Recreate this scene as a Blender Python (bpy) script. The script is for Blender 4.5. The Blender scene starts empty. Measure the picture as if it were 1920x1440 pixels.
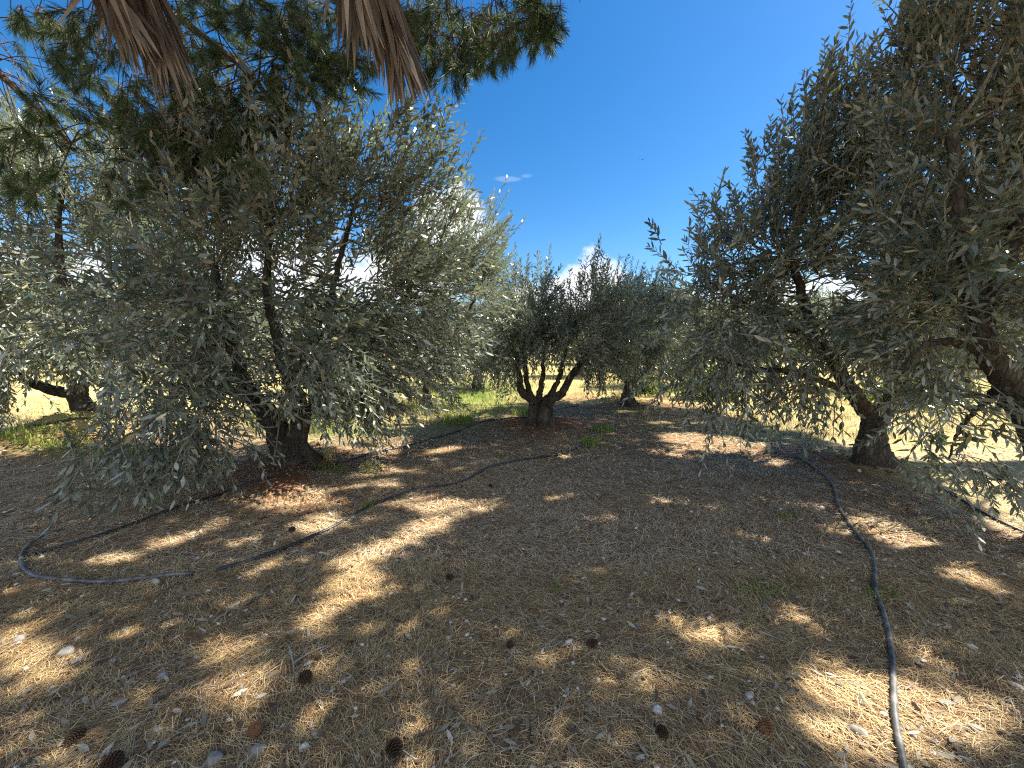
import bpy, math
import numpy as np
from mathutils import Vector

R = math.radians
scene = bpy.context.scene
COL = scene.collection
rng = np.random.default_rng(7)

# ------------------------------------------------------------------ camera
CAM_H = 1.55
F = 700.0                                   # focal length in photograph pixels (1920 wide)
PITCH = math.atan(70 / F)
cam_d = bpy.data.cameras.new("camera")
cam_d.sensor_width = 36.0
cam_d.lens = 36.0 * F / 1920.0
cam_d.clip_start = 0.05
cam_d.clip_end = 5000
cam = bpy.data.objects.new("camera", cam_d)
COL.objects.link(cam)
cam.location = (0, 0, CAM_H)
cam.rotation_euler = (R(90) - PITCH, 0, 0)
scene.camera = cam

# ------------------------------------------------------------------ light
SUN_AZ, SUN_EL = R(84), R(50)               # azimuth clockwise from straight ahead (+Y)
SUN_DIR = np.array([math.sin(SUN_AZ) * math.cos(SUN_EL), math.cos(SUN_AZ) * math.cos(SUN_EL), math.sin(SUN_EL)])
sun_d = bpy.data.lights.new("sun", 'SUN')
sun_d.energy = 5.0
sun_d.angle = R(0.53)
sun_d.color = (1.0, 0.93, 0.80)
sun = bpy.data.objects.new("sun", sun_d)
COL.objects.link(sun)
sun.location = (20, 12, 30)
sun.rotation_euler = Vector(-SUN_DIR).to_track_quat('-Z', 'Y').to_euler()

world = bpy.data.worlds.new("World")
scene.world = world
world.use_nodes = True
wn, wl = world.node_tree.nodes, world.node_tree.links
wn.clear()
w_out = wn.new("ShaderNodeOutputWorld")
w_bg = wn.new("ShaderNodeBackground")
w_bg.inputs["Strength"].default_value = 0.068
w_sky = wn.new("ShaderNodeTexSky")
w_sky.sky_type = 'NISHITA'
w_sky.sun_disc = False
w_sky.sun_elevation = SUN_EL
w_sky.sun_rotation = SUN_AZ
w_sky.air_density = 1.0
w_sky.dust_density = 0.4
w_sky.ozone_density = 3.0
w_hs = wn.new("ShaderNodeHueSaturation")
w_hs.inputs["Saturation"].default_value = 1.36
wl.new(w_sky.outputs[0], w_hs.inputs["Color"])
# clouds: white cumulus at a few fixed bearings of the sky itself
w_tc = wn.new("ShaderNodeTexCoord")


def wmath(op, a, b=None, c=None):
    n = wn.new("ShaderNodeMath")
    n.operation = op
    for i, v in enumerate((a, b, c)):
        if v is None:
            continue
        if isinstance(v, (int, float)):
            n.inputs[i].default_value = v
        else:
            wl.new(v, n.inputs[i])
    return n.outputs[0]


w_sep = wn.new("ShaderNodeSeparateXYZ")
wl.new(w_tc.outputs["Generated"], w_sep.inputs[0])
w_az = wmath('ARCTAN2', w_sep.outputs[0], w_sep.outputs[1])
w_elv = wmath('ARCSINE', w_sep.outputs[2])
w_noise = wn.new("ShaderNodeTexNoise")
w_noise.inputs["Scale"].default_value = 11.0
w_noise.inputs["Detail"].default_value = 8.0
w_noise.inputs["Roughness"].default_value = 0.62
wl.new(w_tc.outputs["Generated"], w_noise.inputs["Vector"])
w_nfac = wmath('MULTIPLY', wmath('SUBTRACT', w_noise.outputs["Fac"], 0.5), 1.7)


def bearing(px, py):
    x, y, z = (px - 960) / F, 1.0, (650 - py) / F
    return math.atan2(x, y), math.atan2(z, math.hypot(x, y))


mask = None
for (px, py, ra, re, dens) in ((1100, 550, .095, .088, 1.0), (985, 560, .06, .05, .9), (1050, 556, .05, .06, 1.0), (1145, 556, .05, .062, 1.0), (850, 430, .11, .10, 1.0), (760, 520, .16, .10, 1.0),
                               (860, 372, .03, .02, .8), (955, 352, .045, .007, .13), (985, 347, .02, .006, .10), (560, 520, .2, .12, .8), (1500, 560, .3, .05, .7),
                               (200, 560, .3, .1, .8)):
    a, e = bearing(px, py)
    da = wmath('DIVIDE', wmath('SUBTRACT', w_az, a), ra)
    de = wmath('DIVIDE', wmath('SUBTRACT', w_elv, e), re)
    d2 = wmath('ADD', wmath('MULTIPLY', da, da), wmath('MULTIPLY', de, de))
    v = wmath('ADD', wmath('SUBTRACT', 1.0, wmath('SQRT', d2)), w_nfac)
    v = wmath('MULTIPLY', v, 2.2)
    v = wmath('MULTIPLY', wmath('MINIMUM', wmath('MAXIMUM', v, 0.0), 1.0), dens)
    mask = v if mask is None else wmath('MAXIMUM', mask, v)
# unseen broken cloud added behind the camera as white fill for the shade
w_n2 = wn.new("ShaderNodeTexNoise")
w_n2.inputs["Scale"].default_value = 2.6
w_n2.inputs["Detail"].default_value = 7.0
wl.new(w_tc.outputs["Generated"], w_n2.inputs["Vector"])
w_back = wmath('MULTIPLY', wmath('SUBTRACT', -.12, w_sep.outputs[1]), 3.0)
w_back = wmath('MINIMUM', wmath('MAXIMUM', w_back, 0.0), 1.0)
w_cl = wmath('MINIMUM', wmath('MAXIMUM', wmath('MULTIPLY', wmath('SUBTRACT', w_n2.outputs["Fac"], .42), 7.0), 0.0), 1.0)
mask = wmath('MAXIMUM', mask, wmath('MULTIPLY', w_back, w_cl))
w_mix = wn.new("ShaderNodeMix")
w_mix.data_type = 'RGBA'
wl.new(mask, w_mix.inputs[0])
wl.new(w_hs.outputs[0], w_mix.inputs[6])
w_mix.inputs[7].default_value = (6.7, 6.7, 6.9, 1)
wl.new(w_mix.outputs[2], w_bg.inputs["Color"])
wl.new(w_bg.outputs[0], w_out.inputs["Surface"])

vs = scene.view_settings
vs.view_transform = 'Standard'
vs.look = 'None'
vs.gamma = 1.0
vs.use_curve_mapping = False
vs.exposure = 1.6
cy = scene.cycles
cy.max_bounces = 6
cy.diffuse_bounces = 3
cy.glossy_bounces = 2
cy.transmission_bounces = 3
cy.transparent_max_bounces = 4
cy.caustics_reflective = False
cy.caustics_refractive = False
cy.use_denoising = False
cy.filter_width = 1.2


# ------------------------------------------------------------------ helpers
def ray(px, py):
    f = np.array([0, math.cos(PITCH), -math.sin(PITCH)])
    u = np.array([0, math.sin(PITCH), math.cos(PITCH)])
    return f + np.array([(px - 960) / F, 0, 0]) + u * ((720 - py) / F)


def at(px, py, d):
    """the place seen at a photograph pixel, d metres ahead"""
    r = ray(px, py)
    return np.array([0, 0, CAM_H]) + r * (d / r[1])


def gnd(px, py):
    r = ray(px, py)
    p = np.array([0, 0, CAM_H]) + r * (CAM_H / -r[2])
    p[2] = gz(p[0], p[1])
    return p


def project(P):
    rel = np.asarray(P, float) - np.array([0, 0, CAM_H])
    zc = rel[..., 1] * math.cos(PITCH) - rel[..., 2] * math.sin(PITCH)
    yc = rel[..., 1] * math.sin(PITCH) + rel[..., 2] * math.cos(PITCH)
    zs = np.where(zc > 0.05, zc, 0.05)
    return 960 + F * rel[..., 0] / zs, 720 - F * yc / zs, zc


def nrm(v):
    return v / np.maximum(np.linalg.norm(v, axis=-1, keepdims=True), 1e-9)


def hash2(ix, iy, s):
    h = (ix.astype(np.int64) * 374761393 + iy.astype(np.int64) * 668265263 + s * 974634721) & 0x7fffffff
    h = ((h ^ (h >> 13)) * 1274126177) & 0x7fffffff
    return ((h ^ (h >> 16)) & 0xffff) / 65535.0


def vnoise(x, y, s=0):
    x, y = np.asarray(x, float), np.asarray(y, float)
    ix, iy = np.floor(x), np.floor(y)
    fx, fy = x - ix, y - iy
    fx, fy = fx * fx * (3 - 2 * fx), fy * fy * (3 - 2 * fy)
    a, b = hash2(ix, iy, s), hash2(ix + 1, iy, s)
    c, d = hash2(ix, iy + 1, s), hash2(ix + 1, iy + 1, s)
    return (a * (1 - fx) + b * fx) * (1 - fy) + (c * (1 - fx) + d * fx) * fy


def fbm(x, y, s=0, o=4):
    v, a, t = 0.0, 0.5, 0.0
    for i in range(o):
        v = v + a * vnoise(x * 2 ** i, y * 2 ** i, s + i * 17)
        t += a
        a *= 0.5
    return v / t


# mounds of red soil: x, y, radius, height
MOUNDS = [(-7.4, 6.5, 1.3, .46), (-2.9, 4.75, .75, .10), (.55, 7.4, .9, .10), (3.1, 10.2, .9, .20), (4.6, 4.7, .9, .10),
          (-12.6, 9.6, 1.5, .75), (-2.55, 4.0, .35, .07)]


def gz(x, y):
    x, y = np.asarray(x, float), np.asarray(y, float)
    z = 0.05 * (fbm(x * .6, y * .6, 3, 3) - .5) + 0.035 * (fbm(x * 3, y * 3, 9, 3) - .5)
    for (mx, my, r, h) in MOUNDS:
        d2 = ((x - mx) ** 2 + (y - my) ** 2) / (r * r)
        z = z + h * np.exp(-d2 * 1.5) * (.75 + .5 * fbm(x * 4, y * 4, 5, 3))
    return z


def np_mesh(name, V, tris=None, quads=None, smooth=False):
    me = bpy.data.meshes.new(name)
    nt = 0 if tris is None else len(tris)
    nq = 0 if quads is None else len(quads)
    me.vertices.add(len(V))
    me.vertices.foreach_set("co", np.ascontiguousarray(V, np.float32).ravel())
    idx = []
    if nt:
        idx.append(np.asarray(tris, np.int32).ravel())
    if nq:
        idx.append(np.asarray(quads, np.int32).ravel())
    idx = np.concatenate(idx)
    me.loops.add(len(idx))
    me.loops.foreach_set("vertex_index", idx)
    me.polygons.add(nt + nq)
    ls = np.concatenate([np.arange(nt) * 3, nt * 3 + np.arange(nq) * 4]).astype(np.int32)
    me.polygons.foreach_set("loop_start", ls)
    me.polygons.foreach_set("use_smooth", np.full(nt + nq, smooth))
    me.update(calc_edges=True)
    return me


class MB:
    """collects shapes into one mesh"""
    def __init__(s):
        s.V, s.T, s.Q, s.n = [], [], [], 0

    def add(s, V, tris=None, quads=None):
        if tris is not None and len(tris):
            s.T.append(np.asarray(tris) + s.n)
        if quads is not None and len(quads):
            s.Q.append(np.asarray(quads) + s.n)
        s.V.append(np.asarray(V, float))
        s.n += len(V)

    def tube(s, P, rad, k=8, lump=0.0, seed=0, cap=True):
        P = np.asarray(P, float)
        n = len(P)
        rad = np.broadcast_to(np.asarray(rad, float), (n,))
        T = nrm(np.gradient(P, axis=0))
        ref = np.array([0, 0, 1.0]) if abs(T[0, 2]) < .8 else np.array([0.3, 1.0, 0])
        A = nrm(np.cross(T, ref))
        B = np.cross(T, A)
        th = np.arange(k) * 2 * math.pi / k
        rr = np.repeat(rad[:, None], k, 1)
        if lump:
            ii = np.cumsum(np.r_[0, np.linalg.norm(np.diff(P, axis=0), axis=1)])
            tw = th[None, :] + ii[:, None] * .9
            rr = rr * (1 + lump * (np.sin(tw * 3 + seed) * .5 + (vnoise(np.cos(tw) * 2.2 + seed, np.sin(tw) * 2.2 + ii[:, None] * 5, seed) - .5) * 1.4
                                   + (vnoise(np.cos(tw) * 5 + seed, np.sin(tw) * 5 + ii[:, None] * 14, seed + 3) - .5) * .7))
        V = P[:, None, :] + rr[..., None] * (np.cos(th)[None, :, None] * A[:, None, :] + np.sin(th)[None, :, None] * B[:, None, :])
        i = np.arange(n - 1)[:, None] * k
        j = np.arange(k)[None, :]
        q = np.stack([i + j, i + (j + 1) % k, i + k + (j + 1) % k, i + k + j], -1).reshape(-1, 4)
        V = V.reshape(-1, 3)
        tr = None
        if cap:
            V = np.vstack([V, P[-1] + T[-1] * rad[-1] * .5, P[0]])
            c = n * k
            jj = np.arange(k)
            tr = np.vstack([np.stack([(n - 1) * k + jj, (n - 1) * k + (jj + 1) % k, np.full(k, c)], -1),
                            np.stack([(jj + 1) % k, jj, np.full(k, c + 1)], -1)])
        s.add(V, tr, q)

    def build(s, name, mat, parent=None, smooth=False):
        V = np.vstack(s.V)
        me = np_mesh(name, V, np.vstack(s.T) if s.T else None, np.vstack(s.Q) if s.Q else None, smooth)
        return link(name, me, mat, parent)


def link(name, me, mat, parent=None):
    if mat is not None and len(me.materials) == 0:
        me.materials.append(mat)
    o = bpy.data.objects.new(name, me)
    COL.objects.link(o)
    if parent is not None:
        o.parent = parent
        o.matrix_parent_inverse = parent.matrix_basis.inverted()
    return o


def tag(o, label=None, cat=None, group=None, kind=None):
    for k, v in (("label", label), ("category", cat), ("group", group), ("kind", kind)):
        if v:
            o[k] = v
    return o


def empty(name, loc):
    o = bpy.data.objects.new(name, None)
    o.empty_display_size = .2
    COL.objects.link(o)
    o.location = tuple(float(v) for v in loc)
    return o


def spline(pts, n=12):
    P = np.asarray(pts, float)
    if len(P) == 2:
        P = np.vstack([P[0], P.mean(0), P[1]])
    E = np.vstack([2 * P[0] - P[1], P, 2 * P[-1] - P[-2]])
    out = []
    for i in range(1, len(E) - 2):
        t = np.linspace(0, 1, n, endpoint=False)[:, None]
        a, b, c, d = E[i - 1], E[i], E[i + 1], E[i + 2]
        out.append(.5 * ((2 * b) + (-a + c) * t + (2 * a - 5 * b + 4 * c - d) * t ** 2 + (-a + 3 * b - 3 * c + d) * t ** 3))
    out.append(P[-1:])
    return np.vstack(out)


# ------------------------------------------------------------------ materials
def material(name):
    m = bpy.data.materials.new(name)
    m.use_nodes = True
    nt = m.node_tree
    nt.nodes.clear()
    out = nt.nodes.new("ShaderNodeOutputMaterial")
    return m, nt, out


def N(nt, typ, **kw):
    n = nt.nodes.new(typ)
    for k, v in kw.items():
        if k == "props":
            for a, b in v.items():
                setattr(n, a, b)
        else:
            n.inputs[k.replace("_", " ")].default_value = v
    return n


def ramp(nt, fac, stops):
    r = nt.nodes.new("ShaderNodeValToRGB")
    while len(r.color_ramp.elements) < len(stops):
        r.color_ramp.elements.new(.5)
    for e, (p, c) in zip(r.color_ramp.elements, stops):
        e.position = p
        e.color = (*c, 1)
    nt.links.new(fac, r.inputs[0])
    return r.outputs[0]


def mixc(nt, fac, a, b, mode='MIX'):
    m = nt.nodes.new("ShaderNodeMix")
    m.data_type = 'RGBA'
    m.blend_type = mode
    for i, v in ((0, fac), (6, a), (7, b)):
        if isinstance(v, (int, float)):
            m.inputs[i].default_value = v
        elif isinstance(v, tuple):
            m.inputs[i].default_value = (*v, 1)
        else:
            nt.links.new(v, m.inputs[i])
    return m.outputs[2]


def leaf_material(name, top, under, rough=.38, trans=.22, transcol=None, spec=.5, old=None):
    m, nt, out = material(name)
    L = nt.links
    geo = N(nt, "ShaderNodeNewGeometry")
    c1 = ramp(nt, geo.outputs["Random Per Island"], top)
    c2 = ramp(nt, geo.outputs["Random Per Island"], under)
    col = mixc(nt, geo.outputs["Backfacing"], c1, c2)
    p = N(nt, "ShaderNodeBsdfPrincipled", Roughness=rough)
    p.inputs["Specular IOR Level"].default_value = spec
    L.new(col, p.inputs["Base Color"])
    t = N(nt, "ShaderNodeBsdfTranslucent")
    if transcol:
        t.inputs["Color"].default_value = (*transcol, 1)
    else:
        L.new(c1, t.inputs["Color"])
    ms = N(nt, "ShaderNodeMixShader", Fac=trans)
    L.new(p.outputs[0], ms.inputs[1])
    L.new(t.outputs[0], ms.inputs[2])
    L.new(ms.outputs[0], out.inputs["Surface"])
    return m


def bark_material(name, c0, c1, c2, scale=9.0, bump=.6, rough=.9):
    m, nt, out = material(name)
    L = nt.links
    tc = N(nt, "ShaderNodeTexCoord")
    mp = N(nt, "ShaderNodeMapping")
    mp.inputs["Scale"].default_value = (1, 1, .35)
    L.new(tc.outputs["Object"], mp.inputs[0])
    n1 = N(nt, "ShaderNodeTexNoise", Scale=scale, Detail=8.0, Roughness=.65)
    L.new(mp.outputs[0], n1.inputs["Vector"])
    v1 = N(nt, "ShaderNodeTexVoronoi", Scale=scale * 3.2)
    v1.feature = 'DISTANCE_TO_EDGE'
    L.new(mp.outputs[0], v1.inputs["Vector"])
    col = ramp(nt, n1.outputs["Fac"], [(.3, c0), (.52, c1), (.72, c2)])
    crack = ramp(nt, v1.outputs["Distance"], [(0, (.35, .35, .35)), (.12, (1, 1, 1))])
    col = mixc(nt, .8, col, crack, 'MULTIPLY')
    p = N(nt, "ShaderNodeBsdfPrincipled", Roughness=rough)
    p.inputs["Specular IOR Level"].default_value = .15
    L.new(col, p.inputs["Base Color"])
    h = mixc(nt, .5, n1.outputs["Fac"], crack, 'MULTIPLY')
    b = N(nt, "ShaderNodeBump", Strength=bump, Distance=.02)
    L.new(h, b.inputs["Height"])
    L.new(b.outputs[0], p.inputs["Normal"])
    L.new(p.outputs[0], out.inputs["Surface"])
    return m


def island_material(name, stops, rough=.8, spec=.2, trans=0.0):
    m, nt, out = material(name)
    geo = N(nt, "ShaderNodeNewGeometry")
    c = ramp(nt, geo.outputs["Random Per Island"], stops)
    p = N(nt, "ShaderNodeBsdfPrincipled", Roughness=rough)
    p.inputs["Specular IOR Level"].default_value = spec
    nt.links.new(c, p.inputs["Base Color"])
    if trans:
        t = N(nt, "ShaderNodeBsdfTranslucent")
        nt.links.new(c, t.inputs["Color"])
        ms = N(nt, "ShaderNodeMixShader", Fac=trans)
        nt.links.new(p.outputs[0], ms.inputs[1])
        nt.links.new(t.outputs[0], ms.inputs[2])
        nt.links.new(ms.outputs[0], out.inputs["Surface"])
    else:
        nt.links.new(p.outputs[0], out.inputs["Surface"])
    return m


def noise_material(name, stops, scale=20.0, rough=.85, bump=.3, spec=.2):
    m, nt, out = material(name)
    tc = N(nt, "ShaderNodeTexCoord")
    n = N(nt, "ShaderNodeTexNoise", Scale=scale, Detail=6.0, Roughness=.6)
    nt.links.new(tc.outputs["Object"], n.inputs["Vector"])
    c = ramp(nt, n.outputs["Fac"], stops)
    p = N(nt, "ShaderNodeBsdfPrincipled", Roughness=rough)
    p.inputs["Specular IOR Level"].default_value = spec
    nt.links.new(c, p.inputs["Base Color"])
    b = N(nt, "ShaderNodeBump", Strength=bump, Distance=.01)
    nt.links.new(n.outputs["Fac"], b.inputs["Height"])
    nt.links.new(b.outputs[0], p.inputs["Normal"])
    nt.links.new(p.outputs[0], out.inputs["Surface"])
    return m


M_leaf = leaf_material("olive_leaf", [(0, (.050, .078, .062)), (.5, (.090, .120, .094)), (.93, (.17, .20, .15)), (1, (.38, .33, .15))],
                       [(0, (.28, .32, .27)), (1, (.54, .56, .47))], rough=.24, trans=.24, transcol=(.27, .33, .15), spec=.9)
M_leaf_far = leaf_material("olive_leaf_far", [(0, (.085, .115, .085)), (1, (.17, .20, .14))],
                           [(0, (.20, .23, .16)), (1, (.28, .30, .22))], rough=.45, trans=.25, transcol=(.18, .22, .08))
M_bush = leaf_material("bush_leaf", [(0, (.07, .12, .03)), (1, (.17, .22, .06))], [(0, (.12, .17, .06)), (1, (.2, .24, .09))], trans=.3, transcol=(.25, .32, .06))
M_needle = leaf_material("pine_needle", [(0, (.020, .040, .018)), (.6, (.040, .066, .026)), (1, (.12, .13, .04))],
                         [(0, (.035, .06, .022)), (1, (.12, .14, .045))], rough=.5, trans=.3, transcol=(.14, .20, .04), spec=.35)
M_olive_bark = bark_material("olive_bark", (.040, .034, .027), (.095, .082, .066), (.20, .18, .15), 9, .9)
M_twig = bark_material("olive_twig", (.17, .155, .125), (.29, .27, .22), (.42, .39, .32), 20, .2)
M_pine_bark = bark_material("pine_bark", (.05, .035, .026), (.13, .085, .060), (.24, .17, .12), 6, .9)
M_palm_bark = bark_material("palm_bark", (.07, .05, .035), (.16, .12, .08), (.26, .20, .14), 8, .9)
M_frond_dry = island_material("dry_frond", [(0, (.05, .042, .034)), (.5, (.15, .128, .10)), (1, (.36, .32, .26))], .6, .3, .15)
M_frond_green = island_material("green_frond", [(0, (.06, .09, .03)), (1, (.14, .17, .06))], .5, .4, .2)
M_litter = island_material("dry_needle", [(0, (.17, .095, .052)), (.4, (.38, .25, .125)), (.75, (.62, .455, .215)), (1, (.80, .65, .39))], .6, .3)
M_litter_lifted = island_material("lifted_needle", [(0, (.24, .16, .10)), (.4, (.48, .36, .22)), (.75, (.68, .54, .33)), (1, (.82, .71, .50))], .6, .3)  # brightness put into the needle colour to offset shade on the middle ground
M_pebble = island_material("pebble", [(0, (.30, .25, .20)), (.6, (.50, .44, .37)), (1, (.72, .68, .62))], .8, .2)
M_grass = island_material("grass_blade", [(0, (.10, .19, .03)), (.6, (.24, .34, .06)), (1, (.44, .44, .13))], .6, .3, .35)
M_dry_grass = island_material("straw_blade", [(0, (.38, .31, .13)), (.5, (.58, .50, .23)), (1, (.72, .65, .36))], .6, .3, .3)
M_hose = noise_material("black_pipe", [(.3, (.018, .02, .024)), (.6, (.035, .038, .043)), (.8, (.12, .11, .10))], 9, .38, .15, .5)
M_hose_worn = noise_material("worn_pipe", [(.3, (.03, .033, .038)), (.5, (.10, .10, .105)), (.75, (.30, .28, .25))], 14, .5, .2, .5)
M_stone = noise_material("stone", [(.3, (.25, .22, .19)), (.6, (.42, .38, .33)), (.8, (.55, .52, .47))], 14, .9, .5)
M_stone_white = noise_material("white_stone", [(.3, (.50, .47, .42)), (.7, (.72, .69, .64))], 14, .9, .4)
M_cone = noise_material("pine_cone", [(.3, (.045, .03, .02)), (.6, (.10, .066, .042)), (.8, (.20, .14, .09))], 30, .8, .5)
M_cone_red = noise_material("open_cone", [(.3, (.16, .07, .035)), (.7, (.34, .18, .09))], 30, .8, .5)
M_dead_twig = noise_material("dead_twig", [(.3, (.22, .19, .16)), (.7, (.45, .41, .36))], 18, .9, .4)
M_clod = noise_material("soil_clod", [(.3, (.17, .085, .045)), (.7, (.34, .20, .11))], 10, .95, .6)
M_house = noise_material("house_plaster", [(.3, (.55, .45, .36)), (.7, (.66, .56, .46))], 3, .9, .1)
M_roof = noise_material("roof_tile", [(.3, (.36, .20, .13)), (.7, (.50, .32, .22))], 5, .9, .2)
M_glass = noise_material("dark_window", [(.3, (.03, .04, .05)), (.7, (.05, .06, .07))], 2, .15, 0, .5)
M_bird = noise_material("bird", [(.3, (.03, .03, .03)), (.7, (.05, .05, .05))], 5, .8, 0)


def ground_material():
    m, nt, out = material("orchard_floor")
    L = nt.links
    tc = N(nt, "ShaderNodeTexCoord")
    co = tc.outputs["Object"]
    big = N(nt, "ShaderNodeTexNoise", Scale=.9, Detail=6.0, Roughness=.6)
    L.new(co, big.inputs["Vector"])
    # criss-cross streaks of fallen needles
    fib = None
    for i, (ang, sc) in enumerate(((15, 60), (72, 52), (128, 66), (100, 40))):
        mp = N(nt, "ShaderNodeMapping")
        mp.inputs["Rotation"].default_value = (0, 0, R(ang))
        mp.inputs["Scale"].default_value = (1, .10, 1)
        wv = N(nt, "ShaderNodeTexNoise", Scale=3.0, Detail=2.0)
        L.new(co, wv.inputs["Vector"])
        add = N(nt, "ShaderNodeMix", props={"data_type": 'VECTOR'})
        add.inputs[0].default_value = .06
        L.new(co, add.inputs[4])
        L.new(wv.outputs["Color"], add.inputs[5])
        L.new(add.outputs[1], mp.inputs[0])
        n = N(nt, "ShaderNodeTexNoise", Scale=float(sc * 1.6), Detail=3.0, Roughness=.7)
        L.new(mp.outputs[0], n.inputs["Vector"])
        if fib is None:
            fib = n.outputs["Fac"]
        else:
            mx = N(nt, "ShaderNodeMath", props={"operation": 'MAXIMUM'})
            L.new(fib, mx.inputs[0])
            L.new(n.outputs["Fac"], mx.inputs[1])
            fib = mx.outputs[0]
    fine = N(nt, "ShaderNodeTexNoise", Scale=34.0, Detail=8.0, Roughness=.75)
    L.new(co, fine.inputs["Vector"])
    litter = ramp(nt, fib, [(.46, (.085, .05, .03)), (.58, (.24, .15, .075)), (.68, (.44, .31, .155)), (.80, (.60, .46, .25))])
    earth = ramp(nt, fine.outputs["Fac"], [(.3, (.12, .065, .04)), (.55, (.24, .145, .09)), (.75, (.38, .27, .18))])
    patch = ramp(nt, big.outputs["Fac"], [(.36, (.45, .45, .45)), (.62, (.85, .85, .85))])
    col = mixc(nt, patch, earth, litter)
    red = ramp(nt, fine.outputs["Fac"], [(.3, (.11, .045, .024)), (.55, (.23, .105, .058)), (.75, (.36, .21, .13))])
    a_soil = N(nt, "ShaderNodeAttribute", props={"attribute_name": "soil"})
    col = mixc(nt, a_soil.outputs["Fac"], col, red)
    gn = N(nt, "ShaderNodeTexNoise", Scale=2.2, Detail=7.0, Roughness=.7)
    L.new(co, gn.inputs["Vector"])
    straw = ramp(nt, gn.outputs["Fac"], [(.30, (.30, .20, .11)), (.44, (.46, .36, .16)), (.55, (.52, .46, .20)), (.66, (.36, .40, .11)), (.8, (.20, .27, .06))])
    straw2 = mixc(nt, .45, straw, ramp(nt, fine.outputs["Fac"], [(.3, (.35, .35, .35)), (.7, (1, 1, 1))]), 'MULTIPLY')
    a_far = N(nt, "ShaderNodeAttribute", props={"attribute_name": "straw"})
    col = mixc(nt, a_far.outputs["Fac"], col, straw2)
    green = ramp(nt, fine.outputs["Fac"], [(.3, (.05, .09, .02)), (.7, (.20, .26, .06))])
    a_g = N(nt, "ShaderNodeAttribute", props={"attribute_name": "green"})
    col = mixc(nt, a_g.outputs["Fac"], col, green)
    p = N(nt, "ShaderNodeBsdfPrincipled", Roughness=.95)
    p.inputs["Specular IOR Level"].default_value = .1
    L.new(col, p.inputs["Base Color"])
    hh = mixc(nt, .5, fib, fine.outputs["Fac"])
    b = N(nt, "ShaderNodeBump", Strength=.9, Distance=.02)
    L.new(hh, b.inputs["Height"])
    L.new(b.outputs[0], p.inputs["Normal"])
    L.new(p.outputs[0], out.inputs["Surface"])
    return m


# ------------------------------------------------------------------ where the sun gets through (used to thin the pine crowns)
# patches of sunlight on the orchard floor: pixel centre, half sizes, tilt
LIT = [(600, 1150, 90, 20, -36), (648, 1090, 62, 16, -28), (715, 1105, 28, 10, -35), (700, 1035, 105, 22, -20), (790, 990, 80, 22, -22), (860, 952, 85, 18, -6),
       (775, 938, 60, 12, -4), (540, 945, 90, 22, 2), (600, 985, 60, 14, -10), (430, 1228, 95, 13, -30), (470, 1275, 110, 16, -27), (430, 1350, 60, 10, -22),
       (590, 1255, 40, 9, -25), (45, 1215, 85, 40, -8), (55, 1275, 78, 34, -25), (60, 1330, 70, 12, -28), (20, 1400, 60, 20, -20), (150, 1420, 30, 22, -10),
       (330, 1010, 60, 9, -17), (215, 1048, 50, 9, 0), (140, 972, 90, 8, -6), (400, 985, 45, 9, -20), (60, 1145, 20, 8, 0), (500, 1060, 40, 7, -25),
       (1330, 1190, 115, 24, 12), (1490, 1165, 65, 20, 32), (1600, 1300, 115, 55, 14), (1810, 1350, 130, 70, 22), (1560, 1380, 70, 60, 0), (1690, 1400, 110, 50, 10),
       (1725, 1225, 70, 22, 36), (1690, 1010, 130, 18, 22), (1820, 1085, 90, 13, 28), (1430, 1010, 60, 9, 10), (1370, 998, 40, 7, 8), (1890, 1300, 50, 25, 30),
       (1500, 1075, 40, 6, 20), (1250, 852, 60, 7, 8), (1340, 832, 110, 17, 8), (1300, 892, 70, 12, 5), (1420, 860, 60, 12, 14), (1180, 905, 40, 7, 5), (1240, 935, 40, 8, 6),
       (1140, 1065, 30, 9, -22), (1070, 1085, 45, 9, -22), (1185, 1290, 48, 22, 5), (1225, 1165, 30, 12, 10), (1310, 1415, 22, 24, 0), (1210, 1385, 20, 16, 0), (1150, 1035, 24, 5, 0),
       (1040, 935, 30, 6, 0), (930, 940, 30, 5, 0), (1120, 975, 24, 6, 0), (640, 845, 70, 8, -2), (620, 825, 60, 7, 0), (725, 890, 45, 8, -12), (830, 845, 40, 6, -14),
       (1060, 855, 40, 4, 0), (1330, 950, 40, 8, 8), (1560, 990, 50, 8, 18), (1890, 1000, 60, 20, 25), (1080, 930, 20, 5, 0), (1265, 1000, 24, 6, 0)]
EDGE_X = np.array([-400, 0, 300, 700, 830, 900, 1000, 1180, 1250, 1400, 1500, 1700, 1920, 2400])
EDGE_Y = np.array([860, 815, 792, 792, 792, 770, 742, 742, 745, 785, 812, 890, 985, 1250])


def lit_at(G):
    """0 .. 1: how sunny the floor should be at ground points G (n, 3)"""
    px, py, zc = project(G)
    v = np.zeros(len(G))
    for (cx, cy_, a, b, t) in LIT:
        c, s = math.cos(R(t)), math.sin(R(t))
        dx, dy = px - cx, py - cy_
        d = np.sqrt(((dx * c + dy * s) / a) ** 2 + ((-dx * s + dy * c) / b) ** 2)
        v = np.maximum(v, 1.34 - d)
    wob = (fbm(G[:, 0] * 4, G[:, 1] * 4, 21, 3) - .5) * .7
    v = v + wob
    v = np.where(py < np.interp(px, EDGE_X, EDGE_Y) + wob * 30, 1.0, v)
    v = np.where(zc < .3, 0, v)
    return v


def sun_drop(P):
    s = P[:, 2] / SUN_DIR[2]
    G = P - SUN_DIR[None, :] * s[:, None]
    return G


# ------------------------------------------------------------------ ground
def axis_pts(lo, hi, c, n, k):
    u = np.linspace(-1, 1, n)
    s = np.sinh(u * k) / math.sinh(k)
    return np.where(s < 0, c + s * (c - lo), c + s * (hi - c))


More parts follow.
